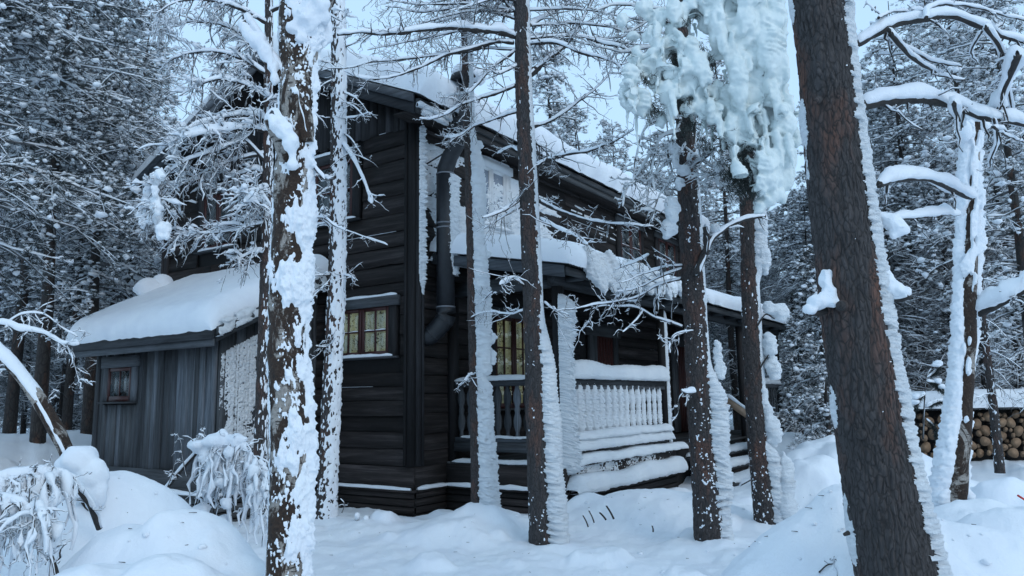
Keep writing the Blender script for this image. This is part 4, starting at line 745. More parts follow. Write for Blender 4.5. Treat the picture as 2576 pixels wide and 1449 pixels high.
# --- snow-speckled pine behind the birch
D_ = 10.2
pb, P, r = near_tree('pine_tree', [(850, -160, 17), (850, 0, 18), (852, 200, 19), (850, 400, 20), (849, 600, 21), (843, 800, 22), (833, 1000, 23), (824, 1200, 24), (821, 1330, 26)], D_, 'slim pine speckled with snow, between the birch and the lit lower window', n=300)
bark_trunk(pb, P, r, 'pine_bark_red', 6, 48, 0.008, (14, 14, 6)); shell(pb, P, r, fleck_fn(51, 0.605, 0.014, 34, lambda A, S: -0.20 * np.clip(np.cos(angd(A, 0.6)), -0.2, 1) - 0.03), 6, 72, stuff=True, mat='snow')
limb(pb, [(855, 350), (880, 385), (905, 430), (925, 480), (935, 515)], (D_, D_ - 0.5), 0.02, 0.006, 0.16, 21, 6, (0.2, 0.45), gaps=0.15); limb(pb, [(858, 575), (900, 590), (940, 605), (975, 618)], (D_, D_ - 0.4), 0.014, 0.004, 0.025, 22, 5, (0.1, 0.25)); limb(pb, [(840, 580), (815, 555), (795, 540)], (D_, D_ - 0.3), 0.016, 0.006, 0.08, 23, 3, (0.1, 0.3))
for i, (x, y, dx, dy) in enumerate([(858, 255, 60, 40), (850, 200, -50, 20), (860, 300, 70, -15), (842, 690, -60, 5), (860, 690, 40, 18), (858, 230, 75, 60), (845, 160, -60, -20), (862, 120, 70, -50), (840, 470, -45, 25), (845, 870, -55, 2), (856, 330, 60, 70)]): limb(pb, [(x, y), (x + dx * 0.5, y + dy * 0.3), (x + dx, y + dy)], (D_, D_ - 0.3), 0.012, 0.004, 0.035, 30 + i, 7, (0.12, 0.4), sub=2)
# --- left pine with the heavy boughs, trunk hidden behind the birch
D_ = 8.2
pl, P, r = near_tree('bough_pine_tree', [(676, -120, 10), (676, 100, 11), (674, 300, 12), (672, 500, 13), (668, 700, 14), (662, 900, 15), (656, 1100, 16), (652, 1280, 17)], D_, 'pine with long drooping snow-laden boughs in front of the upper left window', n=200)
bark_trunk(pl, P, r, 'pine_bark_red', 8, 40, 0.006, (14, 14, 6)); shell(pl, P, r, fleck_fn(61, 0.64, 0.01, 34, lambda A, S: -0.12 * np.clip(np.cos(angd(A, 0.3)), -0.2, 1)), 7, 60, stuff=True, mat='snow')
BOUGH = [([(676, 330), (620, 322), (560, 330), (500, 340), (450, 345)], 0.13), ([(674, 300), (610, 290), (540, 300), (470, 330), (420, 380)], 0.09), ([(676, 385), (600, 400), (520, 430), (450, 470), (400, 520)], 0.09), ([(674, 435), (640, 430), (600, 440), (560, 455)], 0.10),
         ([(672, 520), (645, 505), (610, 508)], 0.11), ([(676, 250), (620, 215), (560, 200), (500, 215), (450, 240)], 0.07), ([(676, 190), (610, 150), (540, 130), (470, 135), (420, 160)], 0.06), ([(676, 130), (600, 80), (520, 55), (440, 60), (390, 80)], 0.05), ([(676, 60), (600, 20), (520, 0), (450, 5), (390, 30)], 0.05),
         ([(672, 560), (620, 570), (560, 585), (500, 590), (440, 592)], 0.045), ([(672, 640), (640, 635), (605, 648), (580, 655)], 0.06), ([(670, 560), (640, 545), (600, 560), (540, 590)], 0.06), ([(674, 470), (630, 480), (590, 488)], 0.05), ([(676, 270), (720, 240), (760, 260), (800, 330)], 0.04),
         ([(676, 30), (730, 10), (800, 25), (870, 60)], 0.05), ([(676, 100), (620, 110), (570, 150), (540, 210)], 0.06), ([(672, 410), (610, 350), (560, 375), (480, 400), (430, 430), (395, 470), (390, 530)], 0.08)]
for i, (pp, th) in enumerate(BOUGH): limb(pl, pp, (D_, D_ - 0.7 + 0.25 * (i % 4)), 0.026, 0.005, th, 70 + i, 36 if len(pp) > 4 else 14, (0.14, 0.5), sub=4, gaps=0.12, droop=0.55, tth=0.042, toward=0.8, freq=4)
rg = np.random.default_rng(3)
lump(pl, [(395 - 14 * math.sin(t * 3) + 15 * rg.normal() * (0.3 + t), 440 + t * 140, D_ - 0.55 + rg.normal() * 0.08, rg.uniform(0.025, 0.05), rg.uniform(0.05, 0.1)) for t in np.linspace(0, 1, 30)], 21, amp=0.04, fz=22, smooth=1, name='bough_end_snow')
for i in range(26): x, y = 420 - 6 * i + 3 * (i % 5) if i < 8 else 370 + rg.uniform(0, 60), 430 + 5.5 * i; limb(pl, [(x + 10, y - 15), (x - 5, y + 10), (x - 12 + rg.normal() * 12, y + 45)], D_ - 0.5, 0.005, 0.003, 0.05, 480 + i, 3, (0.05, 0.14), droop=0.6, tth=0.03)
# --- thin pine with a rime flag, in front of the porch corner
D_ = 9.55
pc, P, r = near_tree('rime_flag_pine_tree', [(1163, -140, 11), (1168, 0, 11.5), (1174, 200, 12), (1180, 400, 12.5), (1186, 600, 13), (1190, 800, 13.5), (1195, 1000, 14), (1199, 1200, 14.5), (1201, 1340, 16)], D_, 'thin reddish pine with a white rime flag, by the stove pipe', n=620)
bark_trunk(pc, P, r, 'pine_bark_red', 9, 44, 0.007, (14, 14, 6)); zt = lambda y: atv(1190, y, 9.55)[2]
shell(pc, P, r, rime_fn(0.185, 0.12, 1.0, 71, lambda S: 0.25 + 0.55 * sst(zt(330), zt(420), S) + 0.32 * sst(zt(600), zt(800), S) * (0.6 + 0.6 * fbm(P3(S * 1.3, 1), 2, 3)) - 0.5 * np.exp(-((S - zt(948)) / 0.05) ** 2)), 71, 64, name='rime_flag', a0=-1.3, a1=1.5)
g = Geo(); blobs(g, [atv(1238, 850, D_), atv(1238, 900, D_), atv(1205, 365, D_), atv(1222, 640, D_)], np.array([[0.06, 0.05, 0.08], [0.055, 0.05, 0.1], [0.05, 0.05, 0.06], [0.06, 0.06, 0.06]]), 3, 0.4, 4, 2.5); V, N, F = remesh(g, 0.015); V = V + N * ((vn(V * np.array([14, 14, 50]), 3) - 0.5) * 0.035)[:, None]; g = Geo(); g.add(V, *F); put(g, 'rime_lump', MT['rime'], pc)['kind'] = 'stuff'; 
for i, (x, y, dx, dy) in enumerate([(1170, 90, 80, -60), (1172, 60, -70, -40), (1178, 235, -60, 10), (1175, 130, 60, 50), (1180, 330, -50, 30), (1168, 20, 90, 20), (1170, 0, -80, 30), (1192, 940, -25, 18), (1200, 760, 40, -30)]): limb(pc, [(x, y), (x + dx * 0.5, y + dy * 0.3), (x + dx, y + dy)], (D_, D_ - 0.3), 0.012, 0.004, 0.03, 90 + i, 7, (0.1, 0.35), sub=2)
# --- pine with the wide bare branches
D_ = 8.6
pd, P, r = near_tree('wide_branched_pine_tree', [(1306, -150, 19), (1311, 0, 20), (1316, 200, 21), (1325, 400, 22.5), (1334, 600, 24), (1342, 800, 25), (1350, 1000, 27), (1358, 1200, 29), (1364, 1400, 32)], D_, 'dark pine with wide bare snow-lined branches, just right of the stove pipe', n=800)
bark_trunk(pd, P, r, 'pine_bark', 12, 80, 0.012, (13, 13, 5)); zt2 = lambda y: atv(1340, y, 8.6)[2]
shell(pd, P, r, rime_fn(0.165, 0.05, 0.95, 81, lambda S: 0.12 + 0.75 * sst(zt2(780), zt2(960), S) + 0.2 * sst(zt2(1100), zt2(1300), S)), 81, 70, name='rime_flag', a0=-1.2, a1=1.6)
shell(pd, P, r, fleck_fn(82, 0.69, 0.007, 46, lambda A, S: 0.06 - 0.10 * sst(0.9, 0.3, S)), 8, 90, stuff=True, mat='snow', name='snow_flecks')
z2 = lambda L: [(805 + 0.5 * a, 0.5 * b) for a, b in L]
LD = [([(985, 185), (900, 160), (780, 150), (640, 140), (500, 150), (380, 165), (230, 165), (90, 175)], 0.040, 0.012, 0.11, 26), ([(975, 215), (880, 210), (760, 245), (640, 275), (520, 330), (400, 375), (250, 400), (120, 360)], 0.028, 0.006, 0.05, 26), ([(880, 212), (740, 262), (560, 282), (300, 310), (150, 340), (0, 350)], 0.018, 0.004, 0.035, 22),
      ([(1040, 390), (1130, 310), (1230, 230), (1290, 150), (1340, 60), (1390, -60)], 0.038, 0.016, 0.06, 24), ([(1050, 130), (1120, 90), (1200, 50), (1320, -20)], 0.022, 0.01, 0.06, 14), ([(1050, 220), (1180, 215), (1300, 260), (1420, 290), (1500, 330), (1540, 400)], 0.026, 0.006, 0.06, 22), ([(1350, 190), (1430, 220), (1520, 240), (1600, 280), (1660, 300)], 0.02, 0.006, 0.05, 12),
      ([(985, 430), (900, 465), (800, 495), (720, 525), (640, 570), (560, 600), (500, 590)], 0.024, 0.005, 0.05, 18), ([(1000, 560), (930, 580), (850, 610), (770, 640), (700, 690), (630, 700)], 0.024, 0.005, 0.05, 20), ([(1040, 640), (1130, 620), (1220, 570), (1300, 510), (1380, 450), (1450, 370), (1500, 260)], 0.024, 0.006, 0.045, 18), ([(1090, 830), (1160, 800), (1240, 775), (1330, 765), (1400, 740), (1500, 700), (1580, 650)], 0.028, 0.006, 0.03, 18),
      ([(1000, 1010), (940, 1050), (870, 1080), (820, 1090)], 0.016, 0.005, 0.04, 8), ([(1010, 1040), (940, 1080), (860, 1130), (820, 1150)], 0.016, 0.005, 0.035, 8), ([(1000, 760), (960, 740), (890, 775)], 0.016, 0.006, 0.05, 6), ([(1100, 1010), (1200, 1060), (1350, 1110), (1500, 1130), (1690, 1140)], 0.022, 0.007, 0.035, 16), ([(1110, 1100), (1200, 1150), (1290, 1190), (1350, 1230)], 0.02, 0.006, 0.06, 12),
      ([(1010, 320), (900, 370), (860, 350)], 0.018, 0.005, 0.05, 8), ([(985, 60), (940, 20), (900, -50)], 0.025, 0.015, 0.05, 6), ([(1050, 700), (1110, 740), (1170, 820), (1150, 880)], 0.018, 0.004, 0.04, 12), ([(1040, 1560), (960, 1580), (850, 1570), (760, 1600)], 0.014, 0.004, 0.03, 10), ([(1030, 1440), (960, 1400), (900, 1440)], 0.014, 0.005, 0.05, 8), ([(1130, 1520), (1180, 1560), (1250, 1590)], 0.012, 0.004, 0.03, 6),
      ([(990, 250), (860, 350), (760, 460), (720, 450)], 0.02, 0.005, 0.06, 12), ([(1000, 100), (870, 60), (700, 40), (520, 60), (330, 30)], 0.024, 0.006, 0.05, 24), ([(1000, 30), (860, -10), (700, -30)], 0.02, 0.008, 0.04, 14)]
for i, (L, r0, r1, th, nt_) in enumerate(LD): limb(pd, z2(L), (D_, D_ - 0.9 + 0.45 * (i % 5)), r0, r1, th, 110 + i, nt_, (0.12, 0.5), sub=3, gaps=0.2, rough=0.9, tth=0.010)
rgc = np.random.default_rng(66)
for i in range(20):
    sd_ = -1 if i % 2 else 1; y = rgc.uniform(-60, 130); Lx = rgc.uniform(150, 420); dy = rgc.uniform(-50, 60); x = 1312
    limb(pd, [(x, y), (x + sd_ * Lx * 0.35, y + dy * 0.2 - 12), (x + sd_ * Lx * 0.7, y + dy * 0.5), (x + sd_ * Lx, y + dy)], (D_, D_ + rgc.uniform(-0.8, 1.2)), 0.017, 0.004, 0.03, 500 + i, 26, (0.12, 0.5), sub=3, gaps=0.2, rough=0.8, tth=0.010)
# --- pine with the forked dead limb, right of the railing
D_ = 8.45
pe, P, r = near_tree('forked_limb_pine_tree', [(1700, -150, 22), (1708, 0, 23), (1718, 200, 24), (1728, 400, 26), (1738, 600, 28), (1748, 800, 29), (1760, 1000, 31), (1774, 1200, 34), (1788, 1400, 38)], D_, 'brown pine with a dead forked limb at the right end of the white railing', n=800)
bark_trunk(pe, P, r, 'pine_bark_red', 14, 84, 0.012, (13, 13, 5)); zt3 = lambda y: atv(1760, y, 8.45)[2]
shell(pe, P, r, rime_fn(0.20, -0.05, 0.95, 91, lambda S: 0.10 + 0.8 * sst(zt3(900), zt3(1020), S) - 0.35 * sst(zt3(1220), zt3(1300), S)), 91, 70, name='rime_flag', a0=-1.3, a1=1.5)
shell(pe, P, r, fleck_fn(92, 0.675, 0.006, 55, lambda A, S: 0.035 - 0.085 * sst(zt3(960), zt3(1250), S) - 0.05 * np.cos(angd(A, 0.2))), 9, 100, stuff=True, mat='snow', name='snow_flecks')
zc = lambda L: [(1408.7 + 0.224 * a, 603.7 + 0.224 * b) for a, b in L]
LE = [([(1380, 285), (1200, 300), (1000, 360), (850, 420), (700, 480)], 0.016, 0.004, 0.03, 12), ([(1360, 435), (1180, 480), (1080, 520), (950, 590), (820, 650), (650, 690), (480, 720), (350, 740), (180, 770), (-60, 815)], 0.018, 0.004, 0.04, 20), ([(1380, 975), (1200, 910), (1050, 860), (930, 790), (800, 750), (650, 735), (420, 740)], 0.020, 0.005, 0.02, 10), ([(930, 795), (850, 900), (700, 1035)], 0.009, 0.005, 0.02, 3), ([(1370, 320), (1150, 400), (950, 500), (780, 560), (640, 580)], 0.016, 0.004, 0.03, 12),
      ([(360, 745), (330, 900), (290, 980), (220, 1040)], 0.010, 0.004, 0.03, 4), ([(1400, 1040), (1290, 1080), (1240, 1180), (1235, 1280)], 0.010, 0.004, 0.03, 4), ([(1000, 170), (860, 240), (700, 300), (615, 340)], 0.012, 0.004, 0.07, 6)]
for i, (L, r0, r1, th, nt_) in enumerate(LE): limb(pe, zc(L), (D_, D_ - 0.5 + 0.3 * (i % 3)), r0, r1, th, 150 + i, nt_, (0.1, 0.4), sub=2, gaps=0.3, rough=0.5)
limb(pe, [(1752, 690), (1772, 640), (1790, 600), (1830, 570), (1880, 550), (1922, 545)], (D_ - 0.2, D_ + 0.3), 0.045, 0.022, 0.03, 160, 4, (0.1, 0.3), k=12, rough=0.25); limb(pe, [(1775, 640), (1778, 600), (1774, 572)], D_ - 0.25, 0.035, 0.03, 0.06, 161, 2, (0.05, 0.15), k=10); limb(pe, [(1748, 985), (1725, 990), (1712, 985)], (D_ - 0.2, D_ - 0.35), 0.02, 0.008, 0.1, 162, 2, (0.08, 0.2)); limb(pe, [(1722, 985), (1706, 1005), (1704, 1040), (1690, 1060)], D_ - 0.3, 0.008, 0.004, 0.02, 163, 3, (0.05, 0.12)); limb(pe, [(1690, 880), (1690, 850), (1710, 835), (1745, 832)], D_ - 0.3, 0.008, 0.004, 0.02, 164, 3, (0.05, 0.12))
g = Geo(); blobs(g, [atv(1806, 905, D_), atv(1812, 930, D_), atv(1800, 575, D_)], np.array([[0.055, 0.05, 0.20], [0.08, 0.06, 0.12], [0.06, 0.05, 0.05]]), 3, 0.35, 4, 2.2); V, N, F = remesh(g, 0.015); V = V + N * ((vn(V * np.array([14, 14, 50]), 3) - 0.5) * 0.04)[:, None]; g = Geo(); g.add(V, *F); put(g, 'rime_lump', MT['rime'], pe)['kind'] = 'stuff'
# --- pine with the chunky rime balls
D_ = 9.2
pf, P, r = near_tree('rime_ball_pine_tree', [(1872, -150, 17), (1874, 0, 18), (1877, 300, 19), (1881, 500, 20), (1885, 700, 21), (1893, 900, 23), (1905, 1100, 24), (1920, 1250, 26), (1934, 1400, 29)], D_, 'pine with round chunks of rime along its right side, beside the stair handrail', n=560)
bark_trunk(pf, P, r, 'pine_bark_red', 16, 70, 0.011, (13, 13, 5)); zt4 = lambda y: atv(1900, y, 9.2)[2]
shell(pf, P, r, rime_fn(0.17, 0.0, 0.95, 101, lambda S: 0.75 * sst(zt4(720), zt4(640), S) + 0.18 + 0.8 * sst(zt4(1100), zt4(1150), S)), 101, 64, name='rime_flag', a0=-1.3, a1=1.4)
shell(pf, P, r, fleck_fn(102, 0.675, 0.006, 55, lambda A, S: 0.035 - 0.08 * sst(zt4(950), zt4(1250), S)), 10, 84, stuff=True, mat='snow', name='snow_flecks')
BL = [(1962, 785, 0.14, 0.10), (1935, 775, 0.1, 0.09), (1935, 865, 0.11, 0.15), (1945, 925, 0.12, 0.15), (1920, 990, 0.06, 0.2), (1945, 1085, 0.12, 0.18), (1930, 1040, 0.08, 0.15), (1922, 650, 0.09, 0.2), (1918, 560, 0.07, 0.2), (1978, 1200, 0.12, 0.28), (1982, 1290, 0.14, 0.25)]
g = Geo(); blobs(g, [atv(x, y, D_ - 0.05) for x, y, a, b in BL], np.array([[a, a * 0.8, b] for x, y, a, b in BL]), 3, 0.2, 6, 1.8); V, N, F = remesh(g, 0.02)
lay = vn(V * np.array([8, 8, 40]), 6); V = V + N * ((lay - 0.5) * 0.045)[:, None]; g = Geo(); g.add(V, *F); put(g, 'rime_chunk', MT['rime'], pf)['kind'] = 'stuff'
limb(pf, [(1900, 830), (1925, 790), (1950, 800)], D_ - 0.1, 0.012, 0.006, 0.0, 170, 0); limb(pf, [(1900, 950), (1930, 895), (1945, 890)], D_ - 0.1, 0.01, 0.005, 0.0, 171, 0)
# --- big leaning pine
D_ = 3.7
pg, P, r = near_tree('leaning_pine_tree', [(2020, -200, 64), (2054, 0, 67), (2078, 200, 68), (2098, 400, 70), (2122, 600, 72), (2146, 800, 75), (2176, 1000, 79), (2208, 1200, 85), (2248, 1400, 93), (2300, 1600, 105)], D_, 'large scaly-barked pine leaning left, nearest trunk at right', n=760)
bark_trunk(pg, P, r, 'pine_bark', 20, 260, 0.009, (30, 30, 10)); zt5 = lambda y: atv(2150, y, 3.7)[2]
shell(pg, P, r, rime_fn(0.075, -0.1, 0.85, 111, lambda S: 0.65 + 0.4 * fbm(P3(S * 2, 4), 2, 5), lay=26), 111, 90, name='rime_flag', a0=-1.2, a1=1.0)
shell(pg, P, r, rime_fn(0.035, 3.3, 0.36, 112, lambda S: np.clip(3.2 * fbm(P3(S * 3, 9), 2, 7) - 1.2, 0, 1.2), lay=40), 112, 60, name='rime_fringe', a0=2.5, a1=4.2, stuff=True)
shell(pg, P, r, fleck_fn(113, 0.77, 0.006, 80, lambda A, S: 0.06 - 0.45 * np.clip(np.cos(angd(A, 0.15)) - 0.55, 0, 1)), 11, 190, stuff=True, mat='snow', name='snow_flecks')
lump(pg, [(2080, 700, D_ - 0.06, 0.05, 0.06), (2085, 740, D_ - 0.08, 0.045, 0.05), (2060, 762, D_ - 0.08, 0.05, 0.035), (2040, 778, D_ - 0.09, 0.035, 0.018), (2100, 765, D_ - 0.1, 0.04, 0.025)], 31, name='stub_snow', voxel=0.01); lump(pg, [(2225, 700, D_ - 0.05, 0.03, 0.06), (2245, 728, D_ - 0.06, 0.05, 0.04), (2272, 738, D_ - 0.07, 0.03, 0.02)], 32, name='stub_snow', voxel=0.01); lump(pg, [(2235, 552, D_ - 0.02, 0.06, 0.04), (2262, 572, D_ - 0.04, 0.05, 0.04), (2248, 592, D_ - 0.04, 0.02, 0.03)], 33, name='stub_snow', voxel=0.01)
limb(pg, [(2100, 775), (2065, 785), (2035, 788)], (D_, D_ - 0.1), 0.02, 0.012, 0.0, 175, 0, k=10); limb(pg, [(2200, 752), (2260, 750), (2290, 745)], (D_, D_ - 0.1), 0.02, 0.014, 0.03, 176, 0, k=10); limb(pg, [(2166, 1092), (2164, 1095)], (D_ - 0.13, D_ - 0.185), 0.030, 0.018, 0.0, 179, 0, k=12, mat='pine_bark'); limb(pg, [(2118, 770), (2115, 773)], (D_ - 0.11, D_ - 0.16), 0.026, 0.015, 0.0, 174, 0, k=12, mat='pine_bark'); limb(pg, [(2060, 250), (2058, 252)], (D_ - 0.12, D_ - 0.165), 0.022, 0.012, 0.0, 173, 0, k=12, mat='pine_bark'); limb(pg, [(2135, 1340), (2120, 1342)], D_ - 0.1, 0.012, 0.008, 0.0, 177, 0); limb(pg, [(2280, 1330), (2310, 1335)], D_ - 0.15, 0.012, 0.008, 0.0, 178, 0)
LG = [([(2150, 112), (2200, 85), (2260, 58), (2330, 45), (2400, 42), (2470, 65), (2520, 90), (2600, 105)], 0.026, 0.012, 0.055, 14), ([(2235, 75), (2280, 120), (2340, 150), (2420, 165)], 0.012, 0.005, 0.03, 5), ([(2240, 85), (2290, 140), (2340, 175), (2370, 195), (2430, 200)], 0.014, 0.005, 0.045, 5), ([(2165, 265), (2230, 255), (2310, 248), (2380, 262), (2450, 285), (2530, 305), (2620, 330)], 0.030, 0.014, 0.075, 12), ([(2210, 465), (2260, 450), (2330, 452), (2400, 485), (2440, 495)], 0.018, 0.014, 0.11, 4), ([(2200, 550), (2250, 552), (2310, 548), (2370, 545), (2410, 535)], 0.010, 0.006, 0.075, 4),
      ([(2480, 70), (2520, 130), (2530, 210), (2545, 280)], 0.012, 0.005, 0.06, 8), ([(2400, 262), (2410, 300), (2425, 320)], 0.012, 0.006, 0.07, 2), ([(2330, 45), (2340, 20), (2400, 10), (2480, 25), (2600, 60)], 0.010, 0.005, 0.03, 10), ([(2210, 45), (2240, 30), (2280, 28)], 0.008, 0.004, 0.02, 4), ([(2500, 300), (2510, 350), (2490, 410), (2480, 420)], 0.007, 0.003, 0.03, 3), ([(2500, 320), (2540, 345), (2600, 360)], 0.008, 0.004, 0.035, 4), ([(2560, 140), (2540, 190), (2515, 250), (2500, 290)], 0.02, 0.01, 0.10, 8), ([(2470, 80), (2440, 130), (2460, 160)], 0.006, 0.003, 0.03, 3)]
for i, (L, r0, r1, th, nt_) in enumerate(LG): limb(pg, L, (D_ + 0.1, D_ + 0.5 + 0.2 * (i % 3)), r0, r1, th, 180 + i, nt_, (0.06, 0.22), sub=1, gaps=0.05, rough=0.25, freq=7, tth=0.02, k=10, droop=0.2)
# --- birch wrapped in snow
D_ = 5.5
ph, P, r = near_tree('snow_wrapped_birch_tree', [(2452, 290, 13), (2450, 320, 17), (2442, 500, 18), (2436, 700, 20), (2428, 900, 22), (2412, 1100, 26), (2390, 1300, 32), (2378, 1420, 38)], D_, 'birch wrapped in thick snow, standing right of the leaning pine', n=420)
bark_trunk(ph, P, r, 'birch_bark', 22, 80, 0.004, (8, 8, 6), knob=0.015)
def f_h(A, S):
    ph_ = S * 16 + 2.0 * fbm(P3(A * 0.9, S * 4, 3), 2, 3); saw = ph_ % 1; l = vn(P3(np.floor(ph_) * 1.3, A * 1.2, 3), 3); l2 = vn(P3(S * 90, A * 6, 3), 4); b = fbm(P3(S * 2.2, 3), 2, 8); hole = np.exp(-(angd(A, 1.3 + 0.3 * np.sin(S * 3)) / 0.95) ** 2) * sst(0.37, 0.49, fbm(P3(A * 1.2, S * 5.5, 2), 3, 12) + 0.16 * sst(3.2, 1.4, S))
    return (0.022 + 0.04 * np.clip(np.cos(angd(A, -0.1)), 0, 1) * (0.4 + b) + 0.028 * np.clip(np.cos(angd(A, 3.0)), 0, 1) * (1 + sst(2.0, 0.9, S))) * (0.55 + 0.4 * l + 0.25 * saw + 0.25 * l2) - 0.16 * hole
shell(ph, P, r, f_h, 12, 130, mat='snow', droop=0.1)
limb(ph, [(2460, 790), (2500, 770), (2540, 750), (2620, 715)], (D_, D_ - 0.3), 0.03, 0.022, 0.20, 200, 5, (0.05, 0.2), gaps=0.0, k=12, rough=0.3, freq=3)
g = Geo(); blobs(g, [atv(2445, 300, D_), atv(2425, 330, D_ - 0.1)], np.array([[0.07, 0.07, 0.05], [0.05, 0.05, 0.08]]), 3, 0.25, 12); o = put(g, 'snow_lump', MT['snow'], ph); o['kind'] = 'stuff'
# ------------------------------------------------------------------ frozen crown of the forked pine: bulging ice, rime slabs and icicles
def tufts(g, pos, dirs, n, L, wd, seed, spread=0.7):
    """bunches of needles: n thin blades at each place"""
    pos = np.asarray(pos, float); dirs = np.asarray(dirs, float); rg = np.random.default_rng(seed); m = len(pos)
    if m == 0: return
    d = dirs[:, None] + rg.normal(size=(m, n, 3)) * spread; d /= np.linalg.norm(d, axis=2, keepdims=True) + 1e-9; l = L * rg.uniform(0.6, 1.2, (m, n, 1))
    s = np.cross(d, rg.normal(size=(m, n, 3))); s /= np.linalg.norm(s, axis=2, keepdims=True) + 1e-9; b = pos[:, None] + rg.normal(size=(m, n, 3)) * L * 0.15
    V = np.stack([b - s * wd / 2, b + s * wd / 2, b + d * l], 2).reshape(-1, 3); g.add(V, np.arange(m * n * 3).reshape(-1, 3))
IB = [(720, 130, 110, 110), (850, 150, 120, 120), (960, 200, 110, 130), (640, 100, 80, 80), (590, 430, 70, 110), (660, 350, 60, 60), (650, 660, 80, 80), (530, 660, 60, 42), (740, 260, 95, 130), (820, 430, 80, 110), (900, 380, 62, 120), (1000, 300, 90, 140), (1060, 420, 70, 180), (1080, 560, 60, 150), (960, 560, 70, 120), (830, 560, 62, 90), (765, 650, 55, 80), (780, 760, 48, 85), (808, 870, 26, 60), (842, 720, 24, 120), (895, 700, 30, 120), (910, 420, 30, 150), (1045, 610, 25, 120), (1000, 720, 90, 80), (1080, 760, 100, 90), (950, 760, 70, 70), (900, 850, 50, 40), (970, 1000, 90, 70), (960, 1100, 85, 60), (1090, 1050, 60, 100), (1070, 1190, 38, 50), (1100, 930, 60, 90), (1000, 1180, 40, 70), (950, 1230, 40, 40), (1160, 830, 42, 60), (1130, 700, 42, 70), (1040, 880, 70, 80), (1020, 1060, 60, 70),
      (450, 270, 48, 90), (490, 110, 60, 90), (420, 200, 50, 60), (360, 300, 60, 55), (300, 335, 50, 40), (230, 370, 50, 50), (180, 450, 50, 60), (150, 570, 55, 90), (240, 600, 60, 80), (330, 470, 45, 80), (400, 560, 50, 80), (350, 720, 40, 40), (250, 40, 60, 45), (310, 190, 45, 60), (340, 110, 38, 60), (180, 220, 42, 20), (120, 120, 36, 45), (430, 60, 50, 80), (470, 430, 70, 70), (540, 300, 50, 80), (480, 520, 60, 70), (1050, 130, 60, 200), (1085, 300, 40, 150), (560, 40, 90, 60), (720, 20, 120, 60), (880, 30, 120, 60), (700, 560, 60, 70), (1130, 950, 50, 70)]
IB2 = [(420, 1260, 60, 95), (400, 1380, 62, 62), (490, 1030, 48, 38), (465, 1110, 40, 40), (440, 960, 30, 60), (430, 890, 40, 40), (700, 1020, 38, 45), (690, 1080, 18, 50), (780, 1210, 20, 40)]
